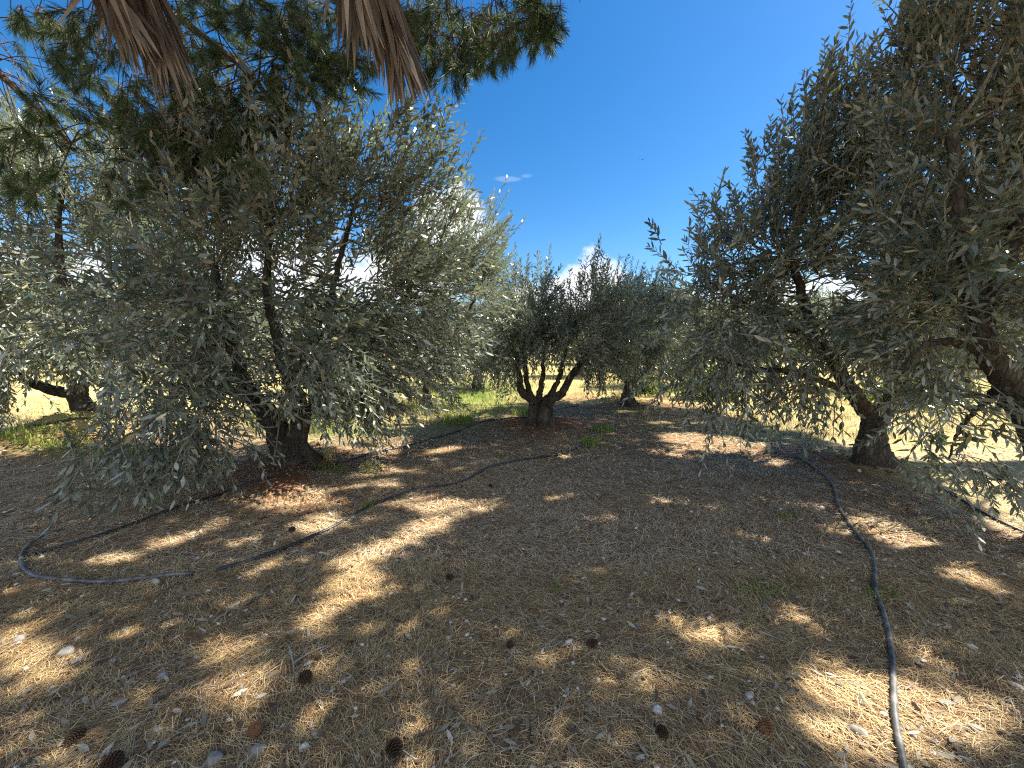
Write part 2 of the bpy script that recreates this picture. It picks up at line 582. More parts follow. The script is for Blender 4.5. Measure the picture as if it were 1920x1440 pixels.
gx = axis_pts(-900, 900, 0, 520, 7.0)
gy = axis_pts(-60, 1200, 2.5, 560, 7.2)
XX, YY = np.meshgrid(gx, gy)
ZZ = gz(XX, YY)
V = np.stack([XX, YY, ZZ], -1).reshape(-1, 3)
ny, nx = XX.shape
ii = (np.arange(ny - 1)[:, None] * nx + np.arange(nx - 1)[None, :]).ravel()
Q = np.stack([ii, ii + 1, ii + nx + 1, ii + nx], -1)
me = np_mesh("ground", V, quads=Q, smooth=True)
x, y = V[:, 0], V[:, 1]
soil = np.zeros(len(V))
for (mx, my, r, h) in MOUNDS:
    soil = np.maximum(soil, np.clip(1.5 - np.hypot(x - mx, y - my) / r, 0, 1))
soil = np.clip(soil * 1.1 + (fbm(x * 2, y * 2, 31, 3) - .55) * .8 * (soil > 0), 0, 1)
px, py, zc = project(V)
edge = np.interp(px, EDGE_X, EDGE_Y)
straw = np.clip((edge + 25 - py) / 40 + (fbm(x * .9, y * .9, 44, 3) - .5) * 1.6, 0, 1)
straw = np.where(zc < .5, 0, straw)
green = np.zeros(len(V))
for (cx, cy_, a, b, k) in ((890, 735, 110, 28, .9), (850, 770, 120, 26, .7), (600, 800, 160, 30, .7), (90, 842, 90, 14, .6), (1260, 800, 90, 14, .35), (1440, 815, 90, 18, .5),
                           (1420, 1110, 80, 22, .5), (1370, 1260, 60, 50, .35), (1115, 828, 40, 12, .6), (560, 800, 70, 40, .6), (230, 850, 60, 12, .5), (1190, 770, 60, 10, .4),
                           (700, 760, 200, 20, .5), (1330, 700, 120, 20, .5)):
    d = np.hypot((px - cx) / a, (py - cy_) / b)
    green = np.maximum(green, k * np.clip(1.4 - d, 0, 1) * (zc > .5))
green = np.clip(green * (0.4 + 1.2 * fbm(x * 5, y * 5, 77, 3)), 0, 1)
for nm, arr in (("soil", soil), ("straw", straw), ("green", green)):
    at_ = me.attributes.new(nm, 'FLOAT', 'POINT')
    at_.data.foreach_set("value", arr.astype(np.float32))
tag(link("ground", me, ground_material()), kind="structure")

# low dry hills along the horizon
hb = MB()
az = np.linspace(R(-75), R(75), 160)
hh = 9 + 16 * fbm(az * 5 + 3, az * 0, 5, 4)
rows = []
for f_, k in ((1.0, 0), (1.12, .55), (1.3, 1.0), (1.7, .8), (2.2, 0)):
    rad = 420 * f_
    rows.append(np.stack([np.sin(az) * rad, np.cos(az) * rad, hh * k - 1.0 + 2 * k * fbm(az * 30, az * 0 + k, 8, 3)], -1))
Vh = np.vstack(rows)
n = len(az)
qi = (np.arange(4)[:, None] * n + np.arange(n - 1)[None, :]).ravel()
hb.add(Vh, quads=np.stack([qi, qi + 1, qi + n + 1, qi + n], -1))
tag(hb.build("hills", noise_material("dry_hill", [(.35, (.16, .17, .07)), (.55, (.36, .28, .18)), (.75, (.46, .38, .26))], .02, .95, 0), smooth=True), kind="structure")


# ------------------------------------------------------------------ olive trees
def leaves_of(g, B, D, L, sag, leaf, space, ratio=.27):
    npair = np.maximum(3, (L / space).astype(int))
    cnt = npair * 2
    idx = np.repeat(np.arange(len(B)), cnt)
    start = np.cumsum(cnt) - cnt
    k = np.arange(len(idx)) - start[idx]
    pair, side = k // 2, k % 2
    n = len(idx)
    t = (.10 + .90 * (pair + .6) / npair[idx])[:, None]
    l = L[idx][:, None]
    pos = B[idx] + D[idx] * l * t + sag[idx] * t * t
    tan = nrm(D[idx] * l + 2 * sag[idx] * t)
    rv = nrm(g.normal(size=(len(B), 3)))[idx]
    a1 = nrm(np.cross(tan, rv))
    a2 = np.cross(tan, a1)
    phi = (pair * (math.pi / 2) + side * math.pi + g.uniform(-.35, .35, n))[:, None]
    rad = np.cos(phi) * a1 + np.sin(phi) * a2
    ang = np.radians(g.uniform(34, 62, n))[:, None] * (1.05 - .45 * t ** 2)
    ax = tan * np.cos(ang) + rad * np.sin(ang)
    ax = nrm(ax + np.array([0, 0, -.12]))
    nor = nrm(tan * np.sin(ang) - rad * np.cos(ang))
    bit = nrm(np.cross(ax, nor))
    nor = np.cross(bit, ax)
    rot = g.normal(0, .45, n)[:, None]
    nor, bit = nor * np.cos(rot) + bit * np.sin(rot), bit * np.cos(rot) - nor * np.sin(rot)
    ln = (leaf * g.uniform(.65, 1.2, n))[:, None] * (1 - .35 * t ** 4)
    w = ln * ratio * g.uniform(.8, 1.2, n)[:, None]
    cl = ln * g.normal(-.05, .06, n)[:, None]
    P0 = pos
    m1 = pos + ax * ln * .30 + nor * cl * .2
    m2 = pos + ax * ln * .68 + nor * cl * .55
    Pt = pos + ax * ln + nor * cl
    V = np.stack([P0, m1 + bit * w * .45, m1 - bit * w * .45, m2 + bit * w * .42, m2 - bit * w * .42, Pt], 1).reshape(-1, 3)
    o = np.arange(n)[:, None] * 6
    T = np.vstack([o + np.array([[0, 1, 2]]), o + np.array([[3, 5, 4]])])
    Qd = o + np.array([[1, 3, 4, 2]])
    return V, T, Qd


def stems_of(B, D, L, sag, r0=.0035, r1=.0012):
    n = len(B)
    tt = np.array([0, .5, 1.0])
    rr = np.array([r0, (r0 + r1) * .5, r1])
    l = L[:, None, None]
    P = B[:, None, :] + D[:, None, :] * l * tt[None, :, None] + sag[:, None, :] * (tt ** 2)[None, :, None]
    a1 = nrm(np.cross(D, np.array([.31, .72, .11])))
    a2 = np.cross(D, a1)
    th = np.arange(3) * 2 * math.pi / 3
    off = np.cos(th)[None, :, None] * a1[:, None, :] + np.sin(th)[None, :, None] * a2[:, None, :]
    V = (P[:, :, None, :] + off[:, None, :, :] * rr[None, :, None, None]).reshape(-1, 3)
    o = np.arange(n)[:, None] * 9
    q = []
    for i in range(2):
        for j in range(3):
            q.append(o + np.array([[i * 3 + j, i * 3 + (j + 1) % 3, i * 3 + 3 + (j + 1) % 3, i * 3 + 3 + j]]))
    return V, np.vstack(q)


def olive_tree(base, limbs, blobs, label, seed, nclump, per=16, leaf=.100, space=.041, wind=(0, 0, 0), shoot=(.32, .62), group=None, mat=None,
               whips=0, carve=0.0, clear=(), cat="tree", zmin=.3, rc=.17, thin=None):
    g = np.random.default_rng(seed)
    root = empty("olive_tree", base)
    tag(root, label, cat, group)
    wind = np.asarray(wind, float)
    # trunk and limbs: each a polyline with radii
    tb = MB()
    lp = []
    for i, (pts, r0, r1) in enumerate(limbs):
        P = spline(pts, 9)
        n = len(P)
        L = np.linspace(0, 1, n)
        P = P + (g.normal(size=(n, 3)) * .008) * np.minimum(1, L * 4)[:, None]
        rad = r0 + (r1 - r0) * L ** .8
        if pts[0][2] < .25:                       # flares into the soil
            rad = rad * (1 + .75 * np.exp(-L * 9))
        tb.tube(P, rad, 16 if r0 > .05 else 9, .16 if r0 > .05 else .08, seed * 7 + i)
        keep = L > (.35 if r0 > .07 else .15)
        lp.append(np.c_[P[keep], rad[keep]])
    lp = np.vstack(lp)
    # clumps of foliage inside the crown blobs
    C, O = [], []
    vol = np.array([(b[1][0] * b[1][1] * b[1][2]) ** .72 * (b[2] if len(b) > 2 else 1) for b in blobs])
    vol = vol / vol.sum()
    cc_all = (np.array([b[0] for b in blobs]) * vol[:, None]).sum(0)
    for b, v in zip(blobs, vol):
        c, r = np.asarray(b[0], float), np.asarray(b[1], float)
        m = max(2, int(round(nclump * v)))
        d = nrm(g.normal(size=(m, 3))) * (g.uniform(0, 1, m) ** .42)[:, None]
        C.append(c + d * r)
        O.append(nrm(d * .8 + (c - cc_all) * .25 + 1e-6))
    C, O = np.vstack(C), np.vstack(O)
    ok = C[:, 2] > zmin
    if thin is not None:
        ok &= thin(C, g)
    C, O = C[ok], O[ok]
    zlo, zhi = np.percentile(C[:, 2], 4), np.percentile(C[:, 2], 96)
    hrel = np.clip((C[:, 2] - zlo) / (zhi - zlo), 0, 1)
    bb = MB()
    for c, h in zip(C, hrel):
        dd = np.linalg.norm(lp[:, :3] - c, axis=1) + np.maximum(0, lp[:, 2] - c[2]) * .5
        j = int(np.argmin(dd))
        a = lp[j, :3]
        ln = np.linalg.norm(c - a)
        mid = a * .5 + c * .5 + np.array([0, 0, .14 * ln * (1 if h < .45 else -.4)]) + g.normal(size=3) * .06 * ln
        P = spline([a, mid, c], 5)
        r0 = min(lp[j, 3] * .6, .006 + .011 * ln)
        bb.tube(P, np.linspace(r0, .004, len(P)), 5, 0, 0)
    ns = g.poisson(per, len(C))
    idx = np.repeat(np.arange(len(C)), ns)
    m = len(idx)
    B = C[idx] + g.normal(size=(m, 3)) * rc * np.array([1, 1, .8])
    up = (hrel[idx] - .33)[:, None] * np.array([0, 0, 1.8])
    D = nrm(nrm(g.normal(size=(m, 3))) * .60 + O[idx] * .70 + up + wind)
    L = g.uniform(shoot[0], shoot[1], m)
    sag = np.zeros((m, 3))
    sag[:, 2] = -L * np.clip(.42 - hrel[idx] * .5, .02, .5) * g.uniform(.5, 1.2, m)
    if whips:
        top = np.argsort(-(C[:, 2] + g.normal(0, .25, len(C))))[:max(4, len(C) // 3)]
        wi = g.choice(top, whips)
        Bw = C[wi] + g.normal(size=(whips, 3)) * .12
        Dw = nrm(g.normal(size=(whips, 3)) * .22 + O[wi] * .28 + np.array([0, 0, 1.0]) + wind * 1.2)
        Lw = g.uniform(.6, 1.15, whips) * shoot[1] / .62
        Sw = np.zeros((whips, 3)) + wind * .12 * Lw[:, None]
        B, D, L, sag = np.vstack([B, Bw]), np.vstack([D, Dw]), np.r_[L, Lw], np.vstack([sag, Sw])
    ok = (B + D * L[:, None] + sag)[:, 2] > .12
    mid = B + D * L[:, None] * .6 + sag * .4
    qx, qy, qz = project(mid)
    for (x0, x1, y0, y1, dmax) in clear:           # kept pruned in front of the trunk
        ok &= ~((qx > x0) & (qx < x1) & (qy > y0) & (qy < y1) & (mid[:, 1] < dmax))
    if carve:
        ok &= ~((lit_at(sun_drop(B + D * L[:, None] * .5)) > .32) & (g.uniform(size=len(B)) < carve))
    B, D, L, sag = B[ok], D[ok], L[ok], sag[ok]
    Vs, Qs = stems_of(B, D, L, sag, .0042 * leaf / .07, .0014 * leaf / .07)
    bb.add(Vs, quads=Qs)
    lb = MB()
    lb.add(*leaves_of(g, B, D, L, sag, leaf, space))
    tb.build("trunk", M_olive_bark, root, True)
    bb.build("branches", M_twig, root)
    lb.build("crown", mat or M_leaf, root)
    return root


def E(px, py, d, rx, ry, rz, w=1.0):
    return (at(px, py, d), np.array([rx * d / F, rz, ry * d / F]), w)


def G3(px, py, d=None, dz=-.05):
    p = gnd(px, py)
    p[2] += dz
    return p


GROVE = "olive trees of the grove"
# --- left of the path: leaning two-stemmed tree
b = G3(545, 878)
d = b[1]
olive_tree(b, [([b, at(525, 815, d), at(492, 765, d - .05), at(458, 715, d - .05), at(430, 620, d), at(400, 500, d + .1)], .17, .04),
               ([b + np.array([.07, .05, 0]), at(552, 830, d + .02), at(566, 775, d + .05), at(545, 715, d + .1), at(520, 640, d + .15), at(500, 540, d + .2), at(510, 400, d)], .15, .03),
               ([at(562, 785, d + .03), at(590, 750, d + .1), at(650, 690, d + .25), at(730, 600, d + .4), at(790, 500, d + .4)], .06, .02),
               ([at(545, 715, d + .1), at(600, 620, d - .1), at(640, 480, d), at(680, 340, d)], .055, .018),
               ([at(458, 715, d), at(400, 700, d - .3), at(340, 730, d - .6), at(310, 790, d - .8)], .05, .015),
               ([at(440, 660, d), at(370, 600, d + .3), at(310, 500, d + .3)], .05, .015)],
           [E(530, 520, d, 260, 215, 1.35, 1.2), E(690, 330, d, 110, 120, .8), E(790, 510, d + .3, 120, 150, .8), E(390, 790, d - .95, 150, 95, .5, 1.3),
            E(460, 340, d, 150, 110, .9), E(660, 660, d, 120, 90, .8), E(300, 600, d, 110, 150, .9), E(455, 860, d - .8, 80, 55, .3, 1.5), E(270, 730, d - .5, 110, 60, .6, 1.2), E(690, 700, d + .1, 120, 55, .6, 1.2), E(600, 690, d - .5, 90, 50, .4), E(380, 690, d - .4, 120, 60, .6), E(330, 840, d - .9, 80, 50, .3, 1.2)],
           "large olive tree left of the path, two dark stems, foliage drooping to the ground", 11, 255, 11, wind=(.45, 0, .12), group=GROVE, whips=90, leaf=.125, space=.064, clear=[(530, 592, 770, 885, 5.1), (455, 505, 725, 800, 5.0), (592, 700, 810, 900, 5), (-100, 185, 690, 840, 9)])
# --- behind it, its crown reaching over the middle
b = G3(800, 765)
d = b[1]
olive_tree(b, [([b, at(800, 720, d), at(810, 670, d), at(840, 580, d)], .12, .03), ([at(802, 715, d), at(780, 650, d), at(760, 560, d)], .07, .02), ([at(808, 680, d), at(870, 600, d), at(910, 520, d)], .06, .02)],
           [E(850, 540, d - .3, 90, 120, 1.2), E(760, 560, d, 110, 120, 1.2), E(905, 560, d - .5, 50, 90, .9), E(870, 640, d, 60, 50, .9), E(900, 480, d - .6, 45, 50, .6)],
           "olive tree half hidden behind the large left tree, its dark crown leaning over the grass", 12, 90, 13, leaf=.115, space=.058, wind=(.5, 0, .1), group=GROVE, whips=34, shoot=(.35, .7))
# --- far left on a mound
b = G3(146, 800, dz=.1)
b[1] = 6.5; b[0] = -7.45; b[2] = .36
d = b[1]
olive_tree(b, [([b, at(148, 745, d), at(155, 700, d), at(160, 640, d), at(200, 540, d)], .17, .05), ([at(150, 740, d), at(90, 730, d - .1), at(40, 705, d - .2), at(-20, 640, d - .3)], .11, .04),
               ([at(152, 720, d), at(140, 650, d), at(120, 540, d), at(110, 420, d), at(125, 310, d)], .10, .025), ([at(160, 680, d), at(230, 600, d), at(290, 500, d)], .06, .02)],
           [E(130, 520, d, 190, 170, 1.5, 1.2), E(110, 340, d, 150, 110, 1.1), E(280, 400, d + .3, 90, 130, 1.0), E(-60, 560, d - .4, 120, 150, 1.2), E(60, 690, d - .5, 100, 60, .7), E(190, 660, d - .3, 100, 70, .8), E(250, 690, d, 70, 50, .6), E(20, 730, d - .3, 60, 40, .4)],
           "olive tree at the far left on a mound of red soil, one limb reaching left", 13, 185, 13, leaf=.125, space=.060, wind=(.25, 0, .1), group=GROVE, whips=50, clear=[(115, 190, 715, 810, 6.6), (20, 120, 700, 800, 6.6)])
# --- the middle tree with a fan of five stems
b = G3(1012, 800)
d = b[1]
olive_tree(b, [([b + np.array([-.10, 0, 0]), at(1004, 765, d), at(996, 748, d), at(978, 732, d), at(973, 700, d), at(965, 650, d), at(950, 600, d)], .13, .03),
               ([b + np.array([.09, -.05, 0]), at(1024, 765, d - .05), at(1031, 748, d - .05), at(1052, 740, d - .05), at(1070, 708, d), at(1098, 668, d), at(1135, 640, d)], .14, .035),
               ([at(1003, 760, d), at(993, 735, d), at(986, 705, d), at(985, 660, d), at(1000, 590, d)], .075, .025),
               ([at(1010, 755, d), at(1012, 735, d), at(1018, 705, d), at(1020, 670, d), at(1030, 600, d)], .075, .025),
               ([at(1028, 752, d - .05), at(1036, 735, d), at(1050, 705, d), at(1054, 680, d), at(1080, 600, d)], .075, .025)],
           [E(1040, 625, d, 115, 58, 1.2, 1.2), E(985, 605, d, 55, 45, .8), E(1120, 605, d, 65, 50, .9), E(955, 660, d, 45, 35, .6), E(1130, 660, d, 45, 35, .6), E(1000, 560, d, 45, 28, .7, .7), E(1130, 560, d, 40, 28, .6, .7)],
           "olive tree at the path's end with five stems fanning from a stout divided trunk", 14, 100, 13, leaf=.100, space=.050, wind=(.12, 0, .1), group=GROVE, whips=55, shoot=(.3, .55), clear=[(970, 1095, 690, 810, 7.6)])
# --- right of it, smaller on a low mound
b = G3(1177, 762)
d = b[1]
olive_tree(b, [([b, at(1176, 738, d), at(1178, 716, d), at(1160, 698, d), at(1145, 660, d)], .17, .04), ([at(1178, 725, d), at(1196, 708, d), at(1216, 690, d), at(1235, 650, d)], .10, .035),
               ([at(1178, 718, d), at(1180, 680, d), at(1190, 620, d)], .09, .03)],
           [E(1190, 625, d, 85, 60, 1.2, 1.2), E(1150, 640, d, 45, 45, .9), E(1235, 640, d, 45, 50, .9), E(1190, 580, d, 60, 35, .9)],
           "smaller round olive tree with one dark trunk right of the middle tree", 15, 100, 13, leaf=.10, space=.052, wind=(.12, 0, .1), group=GROVE, whips=60, shoot=(.3, .6))
# --- right: stout trunk
b = G3(1635, 880)
d = b[1]
olive_tree(b, [([b, at(1632, 830, d), at(1636, 785, d), at(1615, 760, d), at(1570, 690, d - .1), at(1520, 600, d - .1), at(1480, 480, d)], .15, .035),
               ([at(1638, 800, d), at(1665, 760, d + .05), at(1690, 700, d + .05), at(1680, 560, d), at(1650, 420, d), at(1640, 250, d)], .11, .03),
               ([at(1600, 740, d), at(1500, 700, d - .3), at(1410, 690, d - .4), at(1340, 670, d - .4)], .05, .015), ([at(1685, 640, d), at(1740, 560, d), at(1790, 430, d)], .06, .02),
               ([at(1545, 650, d - .1), at(1450, 600, d), at(1380, 560, d), at(1320, 520, d)], .05, .015)],
           [E(1580, 520, d, 210, 170, 1.3, 1.2), E(1500, 340, d, 95, 100, .8), E(1370, 620, d - .2, 90, 110, .8), E(1315, 520, d, 45, 60, .5), E(1420, 460, d, 80, 110, .8), E(1640, 300, d, 110, 130, .8),
            E(1410, 710, d - .4, 95, 45, .5), E(1580, 665, d - .5, 130, 65, .6), E(1760, 560, d, 120, 200, 1.0)],
           "big olive tree right of the path with a stout dark trunk and low outer twigs", 16, 205, 10, wind=(.34, 0, .25), group=GROVE, whips=80, carve=.6, leaf=.120, space=.060, clear=[(1595, 1685, 770, 900, 5.0)])
# --- right edge, nearest, its trunk cut by the frame
d = 2.75
b = np.array([4.55, 2.85, -.03])
olive_tree(b, [([b, at(2020, 940, d), at(1945, 800, d), at(1900, 725, d), at(1850, 660, d), at(1830, 560, d), at(1800, 420, d), at(1790, 250, d)], .14, .03),
               ([at(1890, 740, d), at(1960, 650, d), at(2050, 520, d), at(2150, 350, d)], .09, .03), ([at(1835, 600, d), at(1900, 450, d + .1), at(1920, 250, d + .2), at(1900, 50, d + .2)], .06, .02),
               ([at(1850, 660, d), at(1770, 640, d), at(1720, 660, d), at(1690, 700, d + .1)], .035, .01), ([at(1880, 720, d), at(1840, 760, d + .2), at(1800, 800, d + .3), at(1780, 860, d + .3)], .03, .008)],
           [E(1880, 480, d + .1, 170, 170, .7, 1.2), E(1870, 180, d + .2, 130, 170, .6), E(1780, 560, d + .1, 110, 110, .5), E(1795, 870, d + .35, 110, 60, .30, 1.7), E(2150, 350, d, 180, 280, .9, .6),
            E(1950, -80, d + .2, 170, 120, .6, .8), E(1740, 760, d + .3, 70, 70, .3), E(1740, 120, d + .5, 50, 110, .3)],
           "nearest olive tree at the right edge, dark leaning trunk and hanging sprays of large leaves", 17, 150, 12, leaf=.098, space=.046, wind=(.22, 0, .3), group=GROVE, whips=36, rc=.12, shoot=(.26, .5), carve=1.0)


# ------------------------------------------------------------------ trees farther back in the grove
def far_proto(seed, name_label):
    g = np.random.default_rng(seed)
    H = 3.4
    return olive_tree(np.array([0, 0, -.05]), [([(0, 0, -.05), (.03, 0, .5), (-.1, .05, .9), (-.5, .1, 1.6), (-.8, 0, 2.3)], .2, .05), ([(.02, 0, .6), (.3, .1, 1.1), (.7, -.1, 1.8)], .12, .04),
                                               ([(0, 0, .7), (.05, -.2, 1.4), (.1, -.1, 2.4)], .1, .04)],
                      [((0, 0, 1.95), np.array([1.5, 1.4, .8]), 1.3), ((-.9, .2, 1.6), np.array([.7, .8, .6])), ((.9, -.1, 1.7), np.array([.7, .8, .6])), ((.1, 0, 2.6), np.array([.9, .9, .5]))],
                      name_label, seed, 80, 11, leaf=.15, space=.085, group=GROVE, mat=M_leaf_far, whips=30, shoot=(.4, .75))


def copy_tree(o):
    c = o.copy()
    COL.objects.link(c)
    for ch in o.children:
        k = ch.copy()
        COL.objects.link(k)
        k.parent = c
        k.matrix_parent_inverse = ch.matrix_parent_inverse.copy()
    return c


FAR = [(895, 13.5, 1.0, "slender sunlit olive tree standing beyond the green grass, left of the middle tree"),
       (1290, 14.0, 1.05, "sunlit olive tree behind the gap between the small round tree and the big right tree"),
       (690, 17.0, 1.1, "distant olive tree seen through the gap under the leaning left tree"),
       (420, 14.0, 1.0, "distant sunlit olive tree behind the forked stems of the left tree"),
       (1090, 19.0, 1.1, "distant olive tree seen between the middle tree and the small round tree"),
       (1450, 15.0, 1.1, "sunlit olive tree behind the low twigs of the big right tree"),
       (1730, 12.5, 1.1, "sunlit olive tree standing behind the stout trunk on the right"),
       (240, 17.0, 1.2, "distant olive tree between the far left tree and the leaning tree"),
       (560, 22.0, 1.3, "small distant olive tree at the back of the sunny clearing on the left"),
       (790, 24.0, 1.3, "small distant olive tree behind the half hidden tree"),
       (980, 27.0, 1.4, "faint distant olive tree right behind the middle tree's left stems"),
       (1220, 24.0, 1.4, "faint distant olive tree behind the small round tree"),
       (1370, 23.0, 1.4, "small distant olive tree at the end of the sunny strip on the right"),
       (1560, 24.0, 1.4, "distant olive tree seen low through the big right tree's foliage"),
       (30, 15.0, 1.3, "distant olive tree at the left edge behind the heap of red soil"),
       (1880, 20.0, 1.4, "distant olive tree behind the nearest right tree's leaning trunk"),
         (330, 24.0, 1.5, "small distant olive tree far behind the leaning left tree's lowest branches"),
         (150, 22.0, 1.5, "distant olive tree far behind the far left tree's trunk"),
         (480, 30.0, 1.7, "tiny distant olive tree in the row behind the forked left stems"),
         (640, 30.0, 1.7, "tiny distant olive tree at the end of the field right of the forked stems"),
         (860, 33.0, 1.8, "tiny distant olive tree above the green grass, left of the slender tree"),
         (1150, 33.0, 1.8, "tiny distant olive tree just left of the small round tree"),
         (1290, 34.0, 1.8, "tiny distant olive tree right of the small round tree"),
         (1640, 34.0, 1.8, "tiny distant olive tree right behind the stout right trunk"),
         (1790, 28.0, 1.6, "small distant olive tree between the stout right trunk and the nearest tree"),
         (60, 32.0, 1.8, "tiny distant olive tree at the far left of the back row")]
protos = []
for i, (px_, dd, sc, lab) in enumerate(FAR):
    X = (px_ - 960) / F * dd
    if i < 3:
        o = far_proto(60 + i, lab)
        protos.append(o)
    else:
        o = copy_tree(protos[i % 3])
    o.location = (X, dd, float(gz(X, dd)) - .03)
    o.rotation_euler = (0, 0, i * 2.1)
    o.scale = (sc, sc, sc * (1 if i % 2 else .92))
    o["label"] = lab
    o["group"] = GROVE


def bush(px_, dd, rx, h, label, seed, mat, n=900, leaf=.16):
    g = np.random.default_rng(seed)
    X = (px_ - 960) / F * dd
    root = empty("shrub", (X, dd, float(gz(X, dd))))
    tag(root, label, "shrub")
    m = n
    dv = nrm(g.normal(size=(m, 3))) * (g.uniform(0, 1, m) ** .4)[:, None]
    dv[:, 2] = np.abs(dv[:, 2])
    B = np.array([X, dd, gz(X, dd)]) + dv * np.array([rx, rx * .8, h])
    D = nrm(dv + g.normal(size=(m, 3)) * .5 + np.array([0, 0, .6]))
    L = g.uniform(.25, .5, m)
    sg = np.zeros((m, 3))
    lb = MB()
    lb.add(*leaves_of(g, B, D, L, sg, leaf, .09, .4))
    sb = MB()
    for _ in range(14):
        e = dv[g.integers(m)] * np.array([rx, rx * .8, h]) * .9
        sb.tube(spline([np.array([X, dd, 0]), np.array([X, dd, 0]) + e * .5 + np.array([0, 0, .1]), np.array([X, dd, 0]) + e], 4), np.linspace(.03, .008, 9), 5)
    sb.build("stems", M_olive_bark, root)
    lb.build("foliage", mat, root)


bush(1300, 18.5, 1.3, 2.6, "bright yellow green shrub lit by sun in the gap right of the small round tree", 91, M_bush)
bush(1340, 11.0, .7, .8, "low bright green shrub in sun behind the right tree's outer twigs", 92, M_bush, 260)
bush(1210, 12.0, .5, .5, "small bright green weed bush right of the small round tree's trunk", 93, M_bush, 160)
bush(1720, 9.5, .9, .9, "pale green shrub glowing in sun right of the stout right trunk", 94, M_bush, 300)
bush(820, 20.0, 2.2, 1.6, "pale dry shrub beyond the grass left of the slender tree", 95, M_leaf_far, 400)

# a pale house far behind
hx, hy = (1300 - 960) / F * 60, 60.0
h_root = empty("house", (hx, hy, 0))
tag(h_root, "small pale house with a low tiled roof far behind the yellow green shrub", "house")
wb = MB()
bx = lambda x0, x1, y0, y1, z0, z1: (np.array([(x, y, z) for z in (z0, z1) for (x, y) in ((x0, y0), (x1, y0), (x1, y1), (x0, y1))]), None,
                                     [(0, 3, 2, 1), (4, 5, 6, 7), (0, 1, 5, 4), (1, 2, 6, 5), (2, 3, 7, 6), (3, 0, 4, 7)])
wb.add(*bx(hx - 4, hx + 4, hy, hy + 6, -.2, 4.6))
wb.build("wall", M_house, h_root)
rb = MB()
rb.add([(hx - 4.4, hy - .4, 4.602), (hx + 4.4, hy - .4, 4.602), (hx + 4.4, hy + 6.4, 4.602), (hx - 4.4, hy + 6.4, 4.602), (hx - 2.6, hy + 3, 6.0), (hx + 2.6, hy + 3, 6.0)],
       [(0, 4, 3), (1, 2, 5)], [(0, 1, 5, 4), (2, 3, 4, 5), (0, 3, 2, 1)])
rb.build("roof", M_roof, h_root)
for wx in (-2.4, 1.6):
    q = MB()
    q.add(*bx(hx + wx, hx + wx + 1, hy - .06, hy - .003, 2.6, 3.9))
    q.build("window", M_glass, h_root)


# ------------------------------------------------------------------ pines
def needle_tufts(g, B, A, tl, nn, nl, w):
    """B bases, A axes of the twig ends; nn needles each, as slim triangles"""
    m = len(B)
    idx = np.repeat(np.arange(m), nn)
    n = len(idx)
    u = g.uniform(0, 1, n)[:, None]
    rv = nrm(g.normal(size=(n, 3)))
    rad = nrm(np.cross(A[idx], rv))
    ang = np.radians(g.uniform(18, 60, n))[:, None] * (1.1 - .5 * u)
    D = nrm(A[idx] * np.cos(ang) + rad * np.sin(ang) + np.array([0, 0, -.12]))
    bit = nrm(np.cross(D, nrm(g.normal(size=(n, 3))))) * w * .5
    P = B[idx] + A[idx] * (tl if np.isscalar(tl) else tl[idx][:, None]) * u
    ln = (nl * g.uniform(.7, 1.2, n))[:, None]
    V = np.stack([P - bit, P + bit, P + D * ln * .6 + bit * .9, P + D * ln + np.array([0, 0, -.06]) * ln], 1).reshape(-1, 3)
    o = np.arange(n)[:, None] * 4
    return V, np.vstack([o + np.array([[0, 1, 2]]), o + np.array([[0, 2, 3]])])


# pine A: stands left of the camera, boughs hang into the top of the picture
g = np.random.default_rng(31)
baseA = np.array([-7.6, -.6, -.05])
pA = empty("pine_tree", baseA)
tag(pA, "pine tree whose needled boughs hang in at the top left above the olive crowns", "tree")
tb = MB()
tb.tube(spline([baseA, (-7.5, -.5, 3), (-7.3, -.3, 6), (-7.0, -.1, 9.5)], 10), np.linspace(.30, .10, 31), 14, .1, 3)
tb.build("trunk", M_pine_bark, pA, True)
mains = [[(-7.4, -.4, 4.6), (-5.5, 2.2, 5.7), (-3.6, 3.6, 5.6), (-1.6, 4.1, 5.5), (.2, 4.15, 5.45), (.75, 4.15, 5.35)],
         [(-7.3, -.3, 5.6), (-5.0, 1.4, 6.6), (-2.6, 2.8, 6.2), (-.6, 3.6, 5.9), (.3, 3.9, 5.7)],
         [(-7.4, -.4, 4.2), (-6.4, 2.0, 5.2), (-4.6, 3.6, 5.4), (-3.0, 4.2, 4.6), (-2.4, 4.3, 3.9)],
         [(-7.4, -.4, 3.8), (-6.6, 2.6, 4.9), (-5.6, 4.0, 4.6), (-4.9, 4.4, 3.8)],
         [(-7.2, -.2, 6.6), (-6.0, 1.5, 7.2), (-4, 2.5, 7.0), (-2, 3.0, 6.6)]]
bb = MB()
mp_ = []
for P in mains:
    S = spline(P, 8)
    bb.tube(S, np.linspace(.07, .018, len(S)), 8, .05, 2)
    mp_.append(S[8:])
mp_ = np.vstack(mp_)
